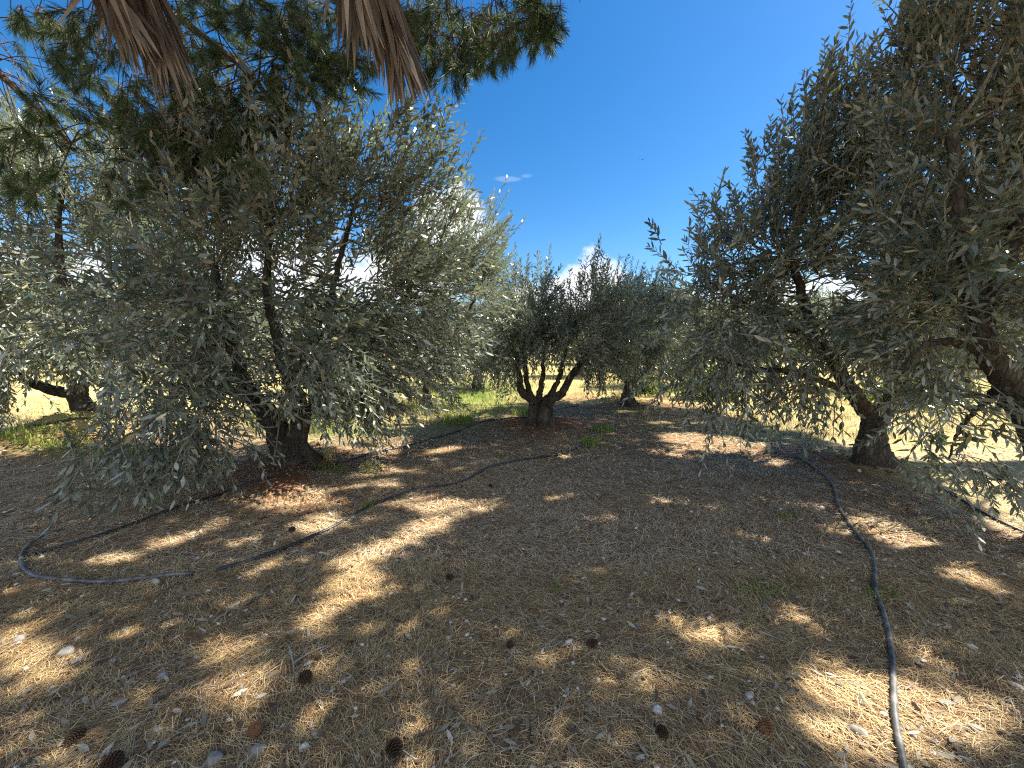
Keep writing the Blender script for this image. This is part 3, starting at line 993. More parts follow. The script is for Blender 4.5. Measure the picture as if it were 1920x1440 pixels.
clus = [(430, 40, 170, 70, 70, 4.0), (600, 60, 120, 70, 55, 4.0), (850, 40, 90, 55, 44, 4.1), (840, 115, 50, 30, 20, 4.1), (960, 45, 80, 50, 44, 4.1), (905, 95, 60, 20, 18, 4.1),
        (1020, 30, 35, 35, 20, 4.1), (770, 40, 60, 60, 24, 4.0), (330, 190, 120, 80, 60, 4.1), (420, 300, 70, 60, 34, 4.2), (470, 200, 70, 70, 30, 4.1), (560, 140, 70, 40, 26, 4.1),
        (180, 60, 110, 60, 34, 4.1), (140, 190, 90, 70, 26, 4.2), (60, 20, 40, 20, 10, 4.2), (650, 130, 40, 50, 14, 4.0), (300, 260, 60, 50, 22, 4.2), (60, 300, 60, 80, 18, 4.2), (690, 20, 60, 40, 22, 3.9),
        (240, 320, 60, 50, 16, 4.2)]
TB, TA = [], []
for (cx, cy_, rx, ry, m, dd) in clus:
    for _ in range(int(m * (1.6 if cx > 740 else 1.9))):
        a_ = g.uniform(0, 2 * math.pi)
        rr = math.sqrt(g.uniform())
        p = at(cx + rx * rr * math.cos(a_), cy_ + ry * rr * math.sin(a_), dd + g.normal() * .3)
        TB.append(p)
        j = int(np.argmin(np.linalg.norm(mp_ - p, axis=1) + np.maximum(0, p[2] + .1 - mp_[:, 2]) * 2))
        s = mp_[j]
        dirn = p - s
        TA.append(dirn / max(np.linalg.norm(dirn), .01) * .6 + np.array([.15 if cx < 700 else .0, 0, -.45]) + g.normal(size=3) * .45)
        if g.uniform() < .16:
            mid = s * .45 + p * .55 + np.array([0, 0, .12]) + g.normal(size=3) * .07
            bb.tube(spline([s, mid, p], 4), np.linspace(.008, .003, 9), 4, cap=False)
        else:
            Tq = np.array(TB[-60:])
            dq = np.linalg.norm(Tq - p, axis=1)
            dq[-1] = 9
            q = Tq[int(np.argmin(dq))] if len(TB) > 1 else s
            bb.tube(spline([q, (q + p) / 2 + np.array([0, 0, .05]), p], 3), np.linspace(.0045, .0025, 7), 4, cap=False)
# thin bare twigs at the far left edge
for k in range(16):
    s = at(-60 + g.uniform(-40, 40), 110 + g.uniform(-90, 60), 4.2)
    e = at(g.uniform(20, 110), g.uniform(70, 260), 4.1 + g.normal() * .1)
    bb.tube(spline([s, (s + e) / 2 + np.array([.02, 0, .12]), e], 5), np.linspace(.008, .003, 11), 4, cap=False)
    TB.append(e)
    TA.append(np.array([.3, 0, -.8]) + g.normal(size=3) * .3)
TB, TA = np.array(TB), nrm(np.array(TA))
bb.build("boughs", M_pine_bark, pA)
# hidden rest of the crown, above and left of the picture
m = 900
X = np.stack([g.normal(-5.2, 2.2, m), g.normal(.6, 1.9, m), g.normal(7.6, 1.2, m)], -1)
px, py, zc = project(X)
X = X[~((zc > .2) & (px > -80) & (px < 2000) & (py > -60))]
nb = MB()
nb.add(*needle_tufts(g, TB, TA, .17, 100, .115, .0034))
nb.add(*needle_tufts(g, X, nrm(g.normal(size=X.shape) + np.array([0, 0, -.2])), .3, 40, .17, .008))
nb.build("crown", M_needle, pA)

# pine B: added out of view on the right, crown carved to dapple the foreground
g = np.random.default_rng(32)
baseB = np.array([11.5, 5.0, -.05])
added_pine = empty("pine_tree", baseB)
tag(added_pine, "unseen pine added outside the right edge, its high crown carved to shade the path", "tree")
tb = MB()
tb.tube(spline([baseB, (11.2, 5.0, 3), (10.4, 5.1, 7), (9.4, 5.2, 10), (8.8, 5.4, 12.5)], 10), np.linspace(.42, .12, 41), 14, .1, 5)
tb.build("trunk", M_pine_bark, added_pine, True)
m = 640000
X = np.stack([g.uniform(-2, 18, m), g.uniform(-3, 14, m), g.uniform(3.5, 13.5, m)], -1)
GD = sun_drop(X)
px, py, zc = project(X)
seen = (zc > .2) & (px > -60) & (px < 1980) & (py > -45)
gpx, gpy, gzc = project(GD)
crown = ((X[:, 0] - 8.0) / 8.5) ** 2 + ((X[:, 1] - 5.5) / 7.5) ** 2 < 1
crown &= (X[:, 2] > 4.2 + .5 * fbm(X[:, 0], X[:, 1], 4, 2))
want = lit_at(GD)
for ox, oy in ((.10, 0), (-.10, 0), (0, .06), (0, -.06)):
    want = np.maximum(want, lit_at(GD + np.array([ox, oy, 0])))
# thinner where the light slants on into the left-hand trees
side_free = (GD[:, 0] < -2.5) & (GD[:, 1] > 3.5) & (GD[:, 1] < 8.5) & (g.uniform(size=m) < .93)
side_free |= (GD[:, 0] > -2.6) & (GD[:, 0] < .3) & (GD[:, 1] > 6.5) & (GD[:, 1] < 8.3) & (fbm(GD[:, 0] * 5, GD[:, 1] * 5, 91, 2) > .52)
left_thin = np.clip((900 - gpx) / 700, 0, 1) * np.clip((1010 - gpy) / 120, 0, 1) * (gzc > .3)
holes = fbm(GD[:, 0] * 1.6, GD[:, 1] * 1.6, 55, 3)
keep = crown & ~seen & ~side_free & (want < .46) & (holes < .12 * (GD[:, 1] < 3.4) + .72 - .55 * left_thin)
X = X[keep]
# even cover: only a few tufts per column of sunlight
GD = sun_drop(X)
cell = np.floor(GD[:, :2] / .2).astype(int)
near = (GD[:, 0] > -9) & (GD[:, 0] < 6) & (GD[:, 1] > .7) & (GD[:, 1] < 9.5)
order = np.argsort(X[:, 2] + g.uniform(0, 2.5, len(X)))
cnt, sel = {}, []
for i in order:
    k = (cell[i, 0], cell[i, 1])
    c = cnt.get(k, 0)
    if c < (20 if near[i] else 2):
        cnt[k] = c + 1
        sel.append(i)
X = X[sel]
nb = MB()
nb.add(*needle_tufts(g, X, nrm(g.normal(size=X.shape)), .09, 22, .10, .0145))
nb.build("crown", M_needle, added_pine)
bb = MB()
tr = spline([(10.9, 5.05, 5), (10.4, 5.1, 7), (9.4, 5.2, 10), (8.8, 5.4, 12.3)], 12)
for k in range(26):
    e = X[g.integers(len(X))]
    s = tr[int(np.argmin(np.linalg.norm(tr - e - np.array([0, 0, -1]), axis=1)))]
    bb.tube(spline([s, s * .5 + e * .5 + np.array([0, 0, .3]), e], 6), np.linspace(.04, .010, 13), 6, .05)
bb.build("boughs", M_pine_bark, added_pine)
print("pineB tufts", len(X))


# ------------------------------------------------------------------ palm behind the camera, two dead fronds hanging into view
g = np.random.default_rng(41)
baseP = np.array([-1.5, -1.0, -.05])
pal = empty("palm_tree", baseP)
tag(pal, "palm tree whose dry brown fronds hang into the top of the picture", "tree")
tb = MB()
zt = np.linspace(-.05, 4.5, 60)
tb.tube(np.stack([baseP[0] + .05 * np.sin(zt), np.full(60, baseP[1]), zt], -1), .24 + .03 * (np.arange(60) % 3 == 0) + .08 * np.exp(-zt), 16, .06, 1)
tb.build("trunk", M_palm_bark, pal, True)


def frond(path, width, dry, n=64, tipn=.25, droop=.55):
    P = spline(path, 12)
    T = nrm(np.gradient(P, axis=0))
    fb = MB()
    fb.tube(P, np.linspace(.022, .004, len(P)), 5)
    s = np.linspace(.22, .995, n)
    ii = s * (len(P) - 1)
    i0 = np.minimum(ii.astype(int), len(P) - 2)
    f = (ii - i0)[:, None]
    pos = P[i0] * (1 - f) + P[i0 + 1] * f
    tan = nrm(T[i0] * (1 - f) + T[i0 + 1] * f)
    side = nrm(np.cross(tan, np.array([.25, .9, .3])))
    for sg in (-1, 1):
        ln = width * (np.sin(np.clip((s - .1) / .95, 0, 1) * math.pi) ** .6 * .8 + .25) * g.uniform(.8, 1.15, n)
        a = nrm(tan * .95 + side * sg * g.uniform(.12, .5, n)[:, None] + g.normal(size=(n, 3)) * .10 + np.array([0, 0, -droop]))
        wv = nrm(np.cross(a, g.normal(size=(n, 3)) * .5 + np.array([0, 1.0, 0]))) * .016
        tip = pos + a * ln[:, None] + np.array([0, 0, -.10]) * ln[:, None]
        m1 = pos + a * ln[:, None] * .5
        V = np.stack([pos - wv * .5, pos + wv * .5, m1 - wv, m1 + wv, tip], 1).reshape(-1, 3)
        o = np.arange(n)[:, None] * 5
        fb.add(V, o + np.array([[2, 3, 4]]), o + np.array([[0, 1, 3, 2]]))
    ob = fb.build("frond", M_frond_dry if dry else M_frond_green, pal)
    return ob


top = np.array([-1.45, -1.0, 4.4])
f1 = frond([top, (-1.15, .3, 4.65), at(660, -200, 1.75), at(690, -90, 1.9), at(725, 10, 2.0), at(748, 85, 2.05)], .40, True, 84)
f1["label"] = "dry brown frond hanging near the middle of the top edge"
f2 = frond([top, (-1.9, .2, 4.75), at(180, -230, 1.8), at(215, -130, 1.9), at(262, -30, 2.0), at(295, 40, 2.05)], .46, True, 90)
f2["label"] = "dry dark brown frond hanging at the upper left"
f3 = frond([top, (-1.8, .1, 4.6), at(110, -240, 1.7), at(140, -150, 1.8), at(185, -60, 1.9), at(225, 0, 1.95)], .38, True, 34)
f4 = frond([top, (-1.2, .2, 4.6), at(620, -220, 1.75), at(645, -130, 1.85), at(660, -50, 1.9), at(680, 10, 1.95)], .34, True, 30)
for k in range(14):
    a = R(100 + k * 20) + g.normal() * .1
    dv = np.array([math.sin(a), math.cos(a), 0])
    el = g.uniform(.2, 1.4)
    frond([top, top + dv * .9 + np.array([0, 0, .6 * el]), top + dv * 1.9 + np.array([0, 0, .5 * el - .2]), top + dv * 2.7 + np.array([0, 0, el * .2 - 1.1])], .5, k % 3 == 0, 60, droop=.25)


# ------------------------------------------------------------------ irrigation pipes
def pipe(pts, r, mat, label, name="irrigation_pipe", lift=.010, extra=None, joints=()):
    P = np.array([gnd(*p) for p in pts])
    S = spline(P, 10)
    S[:, 2] = gz(S[:, 0], S[:, 1]) + r * .55 + lift
    S[:, 2] = np.convolve(np.pad(S[:, 2], 4, mode='edge'), np.ones(9) / 9, 'valid')
    if extra is not None:
        S[:, 2] += extra(np.linspace(0, 1, len(S)))
    b_ = MB()
    b_.tube(S, r, 10)
    o = b_.build(name, mat, smooth=True)
    tag(o, label, "pipe", "irrigation pipes on the orchard floor")
    for t in joints:
        i = int(t * (len(S) - 2))
        j_ = MB()
        u_ = nrm(S[i + 1] - S[i])
        j_.tube(np.array([S[i] + u_ * q for q in (-.045, -.04, -.012, -.011, .011, .012, .04, .045)]), np.array([1.1, 1.45, 1.45, 1.75, 1.75, 1.45, 1.45, 1.1]) * r, 10)
        j_.build("coupling", M_hose, o, True)
    return o


pipe([(82, 1013), (58, 1025), (41, 1048), (48, 1072), (80, 1087), (170, 1091), (270, 1086), (362, 1077)], .0125, M_hose_worn,
     "worn grey end of a pipe bent in a hook at the lower left", extra=lambda t: .03 * np.exp(-t * 6))
pipe([(405, 1072), (470, 1052), (540, 1025), (620, 992), (660, 970), (720, 938), (790, 919), (860, 908), (890, 893), (920, 877), (960, 866), (1020, 857), (1055, 851), (1095, 836)], .0125, M_hose,
     "long black pipe snaking from the lower left towards the middle of the path", joints=(.45, .8))
pipe([(1104, 834), (1110, 818), (1130, 803), (1165, 794)], .016, M_hose_worn, "short thin grey pipe rising out of the green grass right of the middle tree")
pipe([(62, 1040), (120, 1028), (220, 998), (310, 965), (390, 938), (470, 915), (590, 888), (650, 872), (700, 853), (760, 838), (800, 826), (860, 808), (905, 793), (960, 788), (1000, 787), (1045, 770), (1085, 762)], .0125, M_hose,
     "long black pipe passing under the drooping left tree to the middle tree's trunk")
pipe([(1490, 860), (1530, 885), (1562, 912), (1572, 950), (1600, 995), (1632, 1035), (1640, 1070), (1640, 1105), (1655, 1150), (1668, 1210), (1674, 1280), (1676, 1350), (1690, 1430), (1700, 1500)], .0125, M_hose_worn,
     "worn dark pipe winding along the right side of the path down to the bottom edge", joints=(.54,))
pipe([(-60, 838), (40, 836), (110, 831), (168, 826)], .02, M_hose, "straight black pipe in front of the far left mound")
pipe([(1770, 925), (1850, 967), (1920, 1004), (1990, 1035)], .0125, M_hose, "dark pipe under the nearest right tree's hanging leaves", name="irrigation_pipe")

# ------------------------------------------------------------------ fallen needles, chips, grass (stuff)
g = np.random.default_rng(51)


def on_floor(n, y0, y1, pw, xpad=.4):
    u = g.uniform(0, 1, n)
    yy = y0 + (y1 - y0) * u ** pw
    xx = g.uniform(-1, 1, n) * (yy * 1.42 + xpad)
    return xx, yy


def litter(n, y0, y1, pw, ln, w, lift):
    xx, yy = on_floor(n, y0, y1, pw)
    dens = fbm(xx * 1.3, yy * 1.3, 61, 3)
    k = g.uniform(0, 1, n) < np.clip(.72 + (fbm(xx * 7, yy * 7, 63, 2) - .5) * 1.3, .2, 1)
    for (mx, my, r, h) in MOUNDS:
        k &= np.hypot(xx - mx, yy - my) > r * g.uniform(.4, 1.1, n)
    xx, yy = xx[k], yy[k]
    m = len(xx)
    flow = fbm(xx * .8, yy * .8, 71, 2) * 8
    a = np.where(g.uniform(0, 1, m) < .45, flow + g.normal(0, .5, m), g.uniform(0, math.pi * 2, m))
    L = ln * g.uniform(.5, 1.2, m)
    c = np.stack([xx, yy, gz(xx, yy) + g.uniform(.001, lift, m)], -1)
    D = np.stack([np.cos(a), np.sin(a), g.normal(0, .13, m)], -1)
    S = np.stack([-np.sin(a), np.cos(a), np.zeros(m)], -1)
    bend = S * (g.normal(0, .13, m) * L)[:, None]
    e0, e1 = c - D * L[:, None] * .5, c + D * L[:, None] * .5
    for e in (e0, e1):
        e[:, 2] = np.maximum(e[:, 2], gz(e[:, 0], e[:, 1]) + .001)
    mid = c + bend + np.array([0, 0, .004])
    wv = S * (w * g.uniform(.6, 1.4, m))[:, None] * .5
    V = np.stack([e0 - wv, e0 + wv, mid - wv, mid + wv, e1 - wv * .6, e1 + wv * .6], 1).reshape(-1, 3)
    o = np.arange(m)[:, None] * 6
    return V, None, np.vstack([o + np.array([[0, 2, 3, 1]]), o + np.array([[2, 4, 5, 3]])])


nb = MB()
nb.add(*litter(100000, .9, 2.6, .8, .10, .0018, .014))
tag(nb.build("needle_litter", M_litter), "fallen pine needles covering the orchard floor", "litter", kind="stuff")
nb = MB()
nb.add(*litter(90000, 2.4, 5.0, .8, .12, .0028, .014))
nb.add(*litter(46000, 4.8, 9.5, .9, .16, .006, .014))
tag(nb.build("needle_litter", M_litter_lifted), "fallen needles on the middle of the path, coloured lighter to offset the shade", "litter", kind="stuff")

pb = MB()
xx, yy = on_floor(1500, 1.1, 9, 1.25)
ico = np.array([(0, 0, 1), (.9, 0, .1), (.2, .8, .15), (-.8, .5, .1), (-.7, -.6, .12), (.3, -.9, .1), (0, 0, -.6)])
it = np.array([(0, 1, 2), (0, 2, 3), (0, 3, 4), (0, 4, 5), (0, 5, 1), (6, 2, 1), (6, 3, 2), (6, 4, 3), (6, 5, 4), (6, 1, 5)])
for x_, y_ in zip(xx, yy):
    s = g.uniform(.004, .011) * (1 + .16 * y_)
    a = g.uniform(0, 6.28)
    rot = np.array([[math.cos(a), -math.sin(a), 0], [math.sin(a), math.cos(a), 0], [0, 0, 1]])
    pb.add((ico * g.uniform(.7, 1.3, (7, 3)) * np.array([s * 1.3, s, s * .7])) @ rot.T + np.array([x_, y_, gz(x_, y_) + s * .3 + .006]), it)
tag(pb.build("pebbles", M_pebble), "tiny pale chips of stone scattered among the needles", "pebbles", kind="stuff")


# dead olive leaves and bits of twig among the needles
m = 5200
xx, yy = on_floor(m, 1.0, 8.5, 1.15)
a = g.uniform(0, 6.28, m)
Lx = g.uniform(.03, .065, m)[:, None] * (1 + .05 * yy[:, None])
ax = np.stack([np.cos(a), np.sin(a), g.normal(0, .25, m)], -1)
sd = np.stack([-np.sin(a), np.cos(a), g.normal(0, .3, m)], -1) * Lx * .13
c = np.stack([xx, yy, gz(xx, yy) + .016], -1)
V = np.stack([c - ax * Lx * .5, c - ax * Lx * .15 + sd, c - ax * Lx * .15 - sd, c + ax * Lx * .2 + sd * .9, c + ax * Lx * .2 - sd * .9, c + ax * Lx * .5], 1).reshape(-1, 3)
o = np.arange(m)[:, None] * 6
lb = MB()
lb.add(V, np.vstack([o + np.array([[0, 1, 2]]), o + np.array([[3, 5, 4]])]), o + np.array([[1, 3, 4, 2]]))
tag(lb.build("fallen_leaves", island_material("dead_leaf", [(0, (.07, .045, .03)), (.4, (.16, .12, .08)), (.8, (.30, .27, .20)), (1, (.48, .45, .38))], .6, .3)), "dead olive leaves scattered over the orchard floor", "leaves", kind="stuff")
tw_ = MB()
xx, yy = on_floor(420, 1.0, 6.0, 1.1)
for x_, y_ in zip(xx, yy):
    a = g.uniform(0, 6.28)
    l_ = g.uniform(.04, .16)
    e = np.array([math.cos(a), math.sin(a), 0]) * l_
    p0 = np.array([x_, y_, 0])
    P = np.array([p0, p0 + e * .5 + g.normal(size=3) * .1 * l_, p0 + e])
    P[:, 2] = gz(P[:, 0], P[:, 1]) + .014
    tw_.tube(P, [.0026, .0022, .0014], 5)
tag(tw_.build("twig_litter", M_dead_twig), "broken bits of dead twig strewn among the needles", "twigs", kind="stuff")


def blades(xx, yy, h, w, lean=.5):
    m = len(xx)
    a = g.uniform(0, 6.28, m)
    base = np.stack([xx, yy, gz(xx, yy) - .005], -1)
    dv = np.stack([np.cos(a), np.sin(a), np.zeros(m)], -1)
    sv = np.stack([-np.sin(a), np.cos(a), np.zeros(m)], -1) * w * .5
    H = (h * g.uniform(.5, 1.2, m))[:, None]
    le = (lean * g.uniform(.2, 1.2, m))[:, None]
    m1 = base + np.array([0, 0, 1.0]) * H * .6 + dv * H * le * .3
    tp = base + np.array([0, 0, 1.0]) * H * .95 + dv * H * le
    V = np.stack([base - sv, base + sv, m1 - sv * .8, m1 + sv * .8, tp], 1).reshape(-1, 3)
    o = np.arange(m)[:, None] * 5
    return V, o + np.array([[2, 3, 4]]), o + np.array([[0, 1, 3, 2]])


def px_points(cx, cy_, a, b, n):
    t = g.uniform(0, 6.28, n)
    r = np.sqrt(g.uniform(0, 1, n))
    P = np.array([gnd(cx + a * r_ * math.cos(t_), cy_ + b * r_ * math.sin(t_)) for r_, t_ in zip(r, t)])
    return P[:, 0], P[:, 1]


gb = MB()
for (cx, cy_, a, b, n) in ((880, 725, 120, 22, 5200), (850, 762, 120, 16, 2000), (560, 790, 110, 24, 1500), (80, 842, 110, 10, 700), (240, 850, 60, 10, 400), (640, 805, 80, 14, 500)):
    x_, y_ = px_points(cx, cy_, a, b, n)
    gb.add(*blades(x_, y_, .11, .010))
tag(gb.build("grass", M_grass), "short green grass on the clearing between the trees", "grass", kind="stuff")
sb = MB()
u = g.uniform(0, 1, 75000)
yy = 6 + 20 * u
xx = g.uniform(-1, 1, len(yy)) * (yy * 1.42)
pp = np.stack([xx, yy, yy * 0], -1)
qx, qy, _ = project(pp)
k = (qy < np.interp(qx, EDGE_X, EDGE_Y) + 6) & (fbm(xx * .8, yy * .8, 81, 3) > .42)
sb.add(*blades(xx[k], yy[k], .15, .013, .8))
tag(sb.build("dry_grass", M_dry_grass), "sunlit straw coloured grass beyond the shade", "grass", kind="stuff")

TUFTS = [(855, 790, 34, 9, 420, .16, M_grass, "bright green grass tuft beside the pipe left of the middle tree"),
         (978, 778, 22, 6, 260, .16, M_grass, "green grass tuft against the left side of the middle tree's trunk"),
         (1106, 832, 14, 6, 160, .14, M_grass, "green grass tuft where the long pipe ends right of the middle tree"),
         (1130, 807, 22, 6, 180, .13, M_grass, "flat green grass tuft around the short grey pipe"),
         (1040, 1108, 10, 12, 26, .06, M_bush, "single pale green weed in the middle of the shaded path"),
         (887, 1020, 12, 6, 24, .05, M_bush, "dark bluish weed lying flat left of the path's centre"),
         (1484, 968, 24, 8, 60, .05, M_grass, "low grey green weed left of the right hand pipe"),
         (1650, 1118, 34, 12, 90, .05, M_grass, "low weed growing over the right hand pipe"),
         (690, 952, 12, 7, 50, .07, M_grass, "small green tuft on the sunny patch left of the pipe"),
         (620, 885, 34, 7, 120, .06, M_grass, "thin green tuft at the foot of the leaning left tree"),
         (1425, 1108, 50, 14, 150, .04, M_grass, "mossy green patch above the sunny strip at lower right"),
         (618, 866, 14, 8, 110, .15, M_dry_grass, "dark dry tuft standing behind the pipe near the left tree's trunk")]
for (cx, cy_, a, b, n, h, mt, lab) in TUFTS:
    x_, y_ = px_points(cx, cy_, a, b, n)
    t_ = MB()
    t_.add(*blades(x_, y_, h, .006 if y_.mean() < 4 else .010, .8))
    tag(t_.build("grass_tuft", mt), lab, "grass tuft")
# ball of dry straw in a patch of sun
c = gnd(697, 884)
t_ = MB()
m = 420
dv = nrm(g.normal(size=(m, 3)))
dv[:, 2] = np.abs(dv[:, 2])
B = c + dv * np.array([.14, .12, .12]) * g.uniform(.5, 1, m)[:, None]
tg = nrm(np.cross(dv, g.normal(size=(m, 3))))
wv = nrm(np.cross(tg, dv)) * .004
V = np.stack([B - wv, B + wv, B + tg * .09 + wv + dv * .01, B + tg * .09 - wv + dv * .01], 1).reshape(-1, 3)
t_.add(V, None, np.arange(m)[:, None] * 4 + np.array([[0, 1, 2, 3]]))
tag(t_.build("straw_clump", M_dry_grass), "round clump of dry straw lit by sun right of the leaning left tree", "straw clump")


# ------------------------------------------------------------------ stones, cones, twigs
def stone(px_, py_, wpx, asp, mat, label, seed):
    g = np.random.default_rng(seed)
    c = gnd(px_, py_)
    s = wpx * np.hypot(c[1], CAM_H) / F * .36
    nu, nv = 14, 9
    th = np.arange(nu) * 2 * math.pi / nu
    ph = np.linspace(.12, math.pi - .12, nv)
    U, W = np.meshgrid(th, ph)
    d = np.stack([np.sin(W) * np.cos(U), np.sin(W) * np.sin(U), np.cos(W)], -1)
    o3 = g.uniform(0, 50, 3)
    r = 1 + .35 * (fbm(d[..., 0] * 1.4 + o3[0] + d[..., 2], d[..., 1] * 1.4 + o3[1], seed, 3) - .5) * 2
    for _ in range(5):                       # knocked flat faces
        n_ = nrm(g.normal(size=3))
        r = np.minimum(r, g.uniform(.72, .95) / np.maximum((d * n_).sum(-1), .2))
    Vv = (d * r[..., None]).reshape(-1, 3) * np.array([s, s * asp, s * .62])
    a = g.uniform(-.8, .8)
    Vv = Vv @ np.array([[math.cos(a), math.sin(a), 0], [-math.sin(a), math.cos(a), 0], [0, 0, 1]])
    q = []
    for i in range(nv - 1):
        for j in range(nu):
            q.append((i * nu + j, (i + 1) * nu + j, (i + 1) * nu + (j + 1) % nu, i * nu + (j + 1) % nu))
    Vv = np.vstack([Vv, Vv[:nu].mean(0), Vv[-nu:].mean(0)])
    tr = [(nu * nv, j, (j + 1) % nu) for j in range(nu)] + [(nu * nv + 1, (nv - 1) * nu + (j + 1) % nu, (nv - 1) * nu + j) for j in range(nu)]
    b_ = MB()
    b_.add(Vv + c + np.array([0, 0, s * .25]), tr, q)
    tag(b_.build("stone", mat, smooth=True), label, "stone", "stones on the orchard floor")


STONES = [(125, 1222, 26, 1.2, M_stone, "grey oval stone at the shadow edge by the sunny patch at lower left"), (146, 1240, 20, 1.0, M_stone, "smaller grey stone right below the oval stone at lower left"),
          (36, 1196, 24, .8, M_stone, "stone in the shadow above the sunny patch at the left edge"), (233, 1181, 15, .6, M_stone_white, "small white stone chip in shade at lower left"),
          (212, 1241, 14, .6, M_stone_white, "white stone chip right of the oval grey stone"), (304, 1266, 20, 1.2, M_stone, "upright buff stone left of the striped sun patches"),
          (241, 1281, 17, 1.1, M_stone, "brownish stone between the oval stone and the buff stone"), (295, 1370, 18, 1.3, M_stone, "pale stone beside the pine cone pair at the lower left"),
          (402, 1424, 30, 1.0, M_stone, "round grey stone at the bottom edge"), (482, 1408, 26, 1.4, M_stone, "tall grey stone below the broken reddish cone"),
          (570, 1400, 18, 1.0, M_stone_white, "cream coloured stone right of the tall grey stone"), (590, 1375, 15, .9, M_stone, "small grey stone above the cream stone"),
          (1068, 1207, 20, .6, M_stone_white, "flat white stone left of the open cone on the path"), (848, 1264, 17, .6, M_stone_white, "flat white chip in the middle of the path"),
          (841, 1200, 13, .8, M_stone_white, "small white chip above the flat chip in the middle of the path"), (1232, 1335, 22, .9, M_stone_white, "triangular pale blue white chip near the bottom centre"),
          (1010, 1163, 11, .9, M_stone, "tiny pinkish stone right of the path's centre"), (1209, 1075, 11, 1.1, M_stone_white, "small white stone beside the faint sun flecks right of centre"),
          (1800, 1093, 16, .9, M_stone, "grey stone right of the winding pipe near the right edge"), (1822, 1216, 18, .8, M_stone_white, "pale stone between two sun strips near the right edge"),
          (1905, 1290, 20, 1.1, M_stone, "large pale stone at the right edge in the sunny patch"), (1540, 953, 16, .7, M_stone_white, "white stone left of the winding pipe under the right tree"),
          (1590, 1066, 10, .9, M_stone_white, "tiny white stone just left of the winding pipe"), (370, 1048, 15, .8, M_stone, "buff stone above the end of the hooked pipe"),
          (293, 1094, 24, .6, M_stone, "flat dark stone lying under the hooked pipe"), (1430, 1298, 13, 1.0, M_stone, "round brown stone left of the large sunny patch"),
          (1405, 1313, 22, .8, M_stone, "grey stone half sunk left of the large sunny patch"), (1608, 1378, 30, .7, M_stone, "pale weathered stone in the large sunny patch left of the pipe"),
          (1610, 893, 13, .6, M_stone_white, "white stone at the foot of the stout right trunk"), (1275, 942, 10, .8, M_stone, "small stone on the path below the sun flecks")]
for i, s in enumerate(STONES):
    stone(*s, 100 + i)


def cone_mesh(open_=False):
    g = np.random.default_rng(5)
    b_ = MB()
    n = 90
    for k in range(n):
        t = (k + .5) / n
        a = k * 2.39996
        r = .034 * math.sin(math.pi * min(1, .12 + .88 * t)) ** .7 * (1.15 - .55 * t) + .004
        z = .09 * t
        out = np.array([math.cos(a), math.sin(a), 0])
        tn = np.array([-math.sin(a), math.cos(a), 0])
        ax = nrm(out * 1.0 + np.array([0, 0, .7 if not open_ else .15]))
        nm = np.cross(tn, ax)
        p0 = np.array([0, 0, z - .006]) + out * r * .25
        p1 = np.array([0, 0, z]) + out * r
        w = .0095 * (1.1 - .5 * t)
        th = .003
        V = [p0 - tn * w * .4, p0 + tn * w * .4, p1 + tn * w, p1 - tn * w, p1 + ax * .006 + tn * w * .5, p1 + ax * .006 - tn * w * .5]
        V = np.array(V + [v - nm * th for v in V])
        b_.add(V, None, [(0, 1, 2, 3), (3, 2, 4, 5), (7, 6, 9, 8), (8, 9, 11, 10), (5, 4, 10, 11), (1, 0, 6, 7), (2, 1, 7, 8), (4, 2, 8, 10), (0, 3, 9, 6), (3, 5, 11, 9)])
    b_.tube(np.array([(0, 0, 0), (0, 0, .03), (0, 0, .07), (0, 0, .09)]), [.008, .014, .010, .003], 8)
    return np_mesh("pine_cone", np.vstack(b_.V), np.vstack(b_.T), np.vstack(b_.Q))


cm = cone_mesh()
cm.materials.append(M_cone)
cm2 = cone_mesh(True)
cm2.materials.append(M_cone_red)
CONES = [(735, 1398, 100, 40, 1.0, 0, "large dark pine cone at the bottom edge left of centre"), (567, 1272, 70, 60, .9, 0, "dark pine cone beside the forked pale twig"),
         (152, 1378, 80, 20, .9, 0, "dark pine cone in shade at the lower left by the sunny edge"), (205, 1432, 95, 70, 1.0, 0, "pine cone cut by the bottom edge at the lower left"),
         (478, 1372, 40, 30, .8, 1, "broken reddish brown cone above the tall grey stone"), (1102, 1218, 80, 110, .8, 0, "open dark cone right of the flat white stone"),
         (955, 1212, 30, 10, .55, 0, "small dark cone in the middle of the path"), (1432, 1386, 70, 130, .8, 1, "brown cone left of the large sunny patch"),
         (1235, 1375, 60, 20, .7, 0, "dark cone below the triangular chip"), (545, 996, 80, 60, .8, 0, "dark cone left of the long pipe below the left tree"),
         (836, 1088, 80, 100, .7, 0, "small dark cone in the shade right of the sun stripes"), (918, 913, 80, 30, .8, 0, "dark cone below the long pipe in the middle distance")]
for (px_, py_, tilt, rz, sc, red, lab) in CONES:
    o = bpy.data.objects.new("pine_cone", cm2 if red else cm)
    COL.objects.link(o)
    c = gnd(px_, py_)
    o.location = (c[0], c[1], c[2] + .02 * sc)
    o.rotation_euler = (R(tilt), R(10), R(rz))
    o.scale = (sc * .8,) * 3
    tag(o, lab, "pine cone", "pine cones among the needles")


def twig(lines, label, r=.006, mat=None):
    b_ = MB()
    for L in lines:
        P = spline(np.array([gnd(*p) for p in L]), 6)
        P[:, 2] = gz(P[:, 0], P[:, 1]) + r + .008
        b_.tube(P, np.linspace(r, r * .4, len(P)), 6, .1, 3)
    tag(b_.build("twig", mat or M_dead_twig, smooth=True), label, "twig", "dead twigs on the orchard floor")


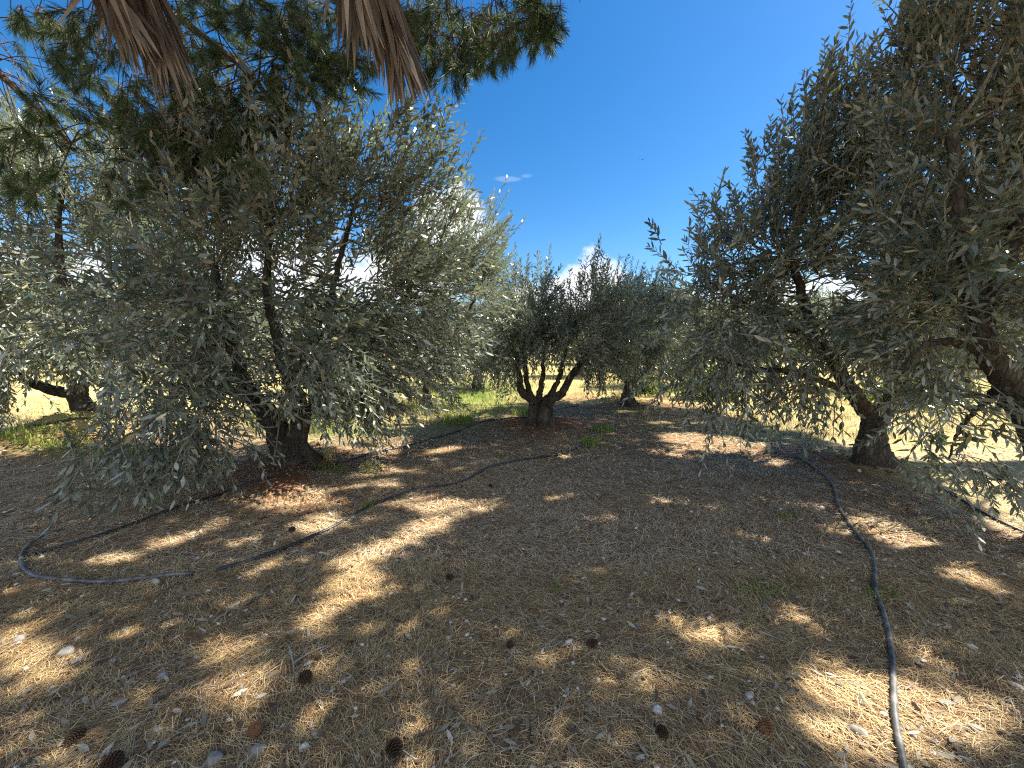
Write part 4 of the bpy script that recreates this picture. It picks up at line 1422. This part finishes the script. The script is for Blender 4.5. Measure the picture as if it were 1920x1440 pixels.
twig([[(540, 1210), (548, 1235), (551, 1262), (545, 1300)], [(549, 1245), (575, 1230), (615, 1212)]], "forked pale dead twig beside a dark cone at lower left", .006)
twig([[(520, 1250), (500, 1262), (470, 1285)]], "short grey twig left of the forked twig", .004)
twig([[(55, 1430), (80, 1418), (112, 1408)]], "dark stick at the bottom left corner", .006, M_cone)
twig([[(1158, 1262), (1164, 1235), (1163, 1200)]], "thin upright twig right of the open cone", .0035)
twig([[(1310, 1398), (1350, 1398), (1398, 1414)]], "curved thin twig at the bottom right of centre", .004)
twig([[(1318, 1356), (1332, 1340), (1342, 1328)]], "short pale twig below the sun strip right of centre", .004)
twig([[(1758, 1102), (1800, 1120), (1830, 1130)]], "thin pale twig right of the winding pipe", .004)
twig([[(1860, 1155), (1890, 1180), (1935, 1205)]], "slender pale twig near the right edge above the sunny patch", .004)
twig([[(640, 1240), (690, 1212), (716, 1180)]], "thin straight twig in shade right of the sun stripes", .003)
twig([[(925, 1382), (940, 1379), (955, 1372)]], "broken pale twig near the bottom centre", .0035)
twig([[(400, 1172), (430, 1150), (455, 1128)]], "thin grey twig above the striped sun patches", .004)
twig([[(1420, 1190), (1455, 1203), (1480, 1213)]], "pale stick lying on the sun strip at lower right", .005)
twig([[(1660, 1254), (1690, 1266), (1710, 1278)]], "pale stick across the winding pipe", .005)

# clods of red earth on the lit bank at the left tree's foot
g = np.random.default_rng(61)
cb = MB()
for k in range(170):
    px_, py_ = g.normal(545, 75), g.normal(945, 16)
    c = gnd(px_, py_)
    s = g.uniform(.012, .035)
    cb.add((ico * g.uniform(.7, 1.3, (7, 3)) * s) + c + np.array([0, 0, s * .3]), it)
for (mx, my, r, h) in MOUNDS[:5]:
    for k in range(110):
        x_, y_ = mx + g.normal() * r * .5, my + g.normal() * r * .5
        s = g.uniform(.01, .03)
        cb.add((ico * g.uniform(.7, 1.3, (7, 3)) * s) + np.array([x_, y_, gz(x_, y_) + s * .3]), it)
tag(cb.build("soil_clods", M_clod), "crumbled clods of reddish soil around the tree feet", "soil", kind="stuff")

# two birds high up in the blue
for (px_, py_, lab, k) in ((1205, 299, "larger of two tiny birds high in the blue sky", 1.0), (1199, 298, "smaller of two tiny birds high in the blue sky", .6)):
    c = at(px_, py_, 70)
    b_ = MB()
    sc = .32 * k
    Vb = np.array([(-1, .1, .25), (-.45, .15, .12), (0, .2, 0), (.45, .15, .12), (1, .1, .25), (-.45, -.2, .1), (0, -.25, -.02), (.45, -.2, .1), (0, .75, 0), (-.15, -.8, 0), (.15, -.8, 0), (0, .1, -.18)]) * sc
    b_.add(Vb + c, [(0, 5, 1), (4, 3, 7), (2, 11, 8), (6, 9, 10), (11, 6, 2), (8, 1, 2), (8, 2, 3)], [(1, 5, 6, 2), (2, 6, 7, 3)])
    tag(b_.build("bird", M_bird), lab, "bird", "birds in the sky")
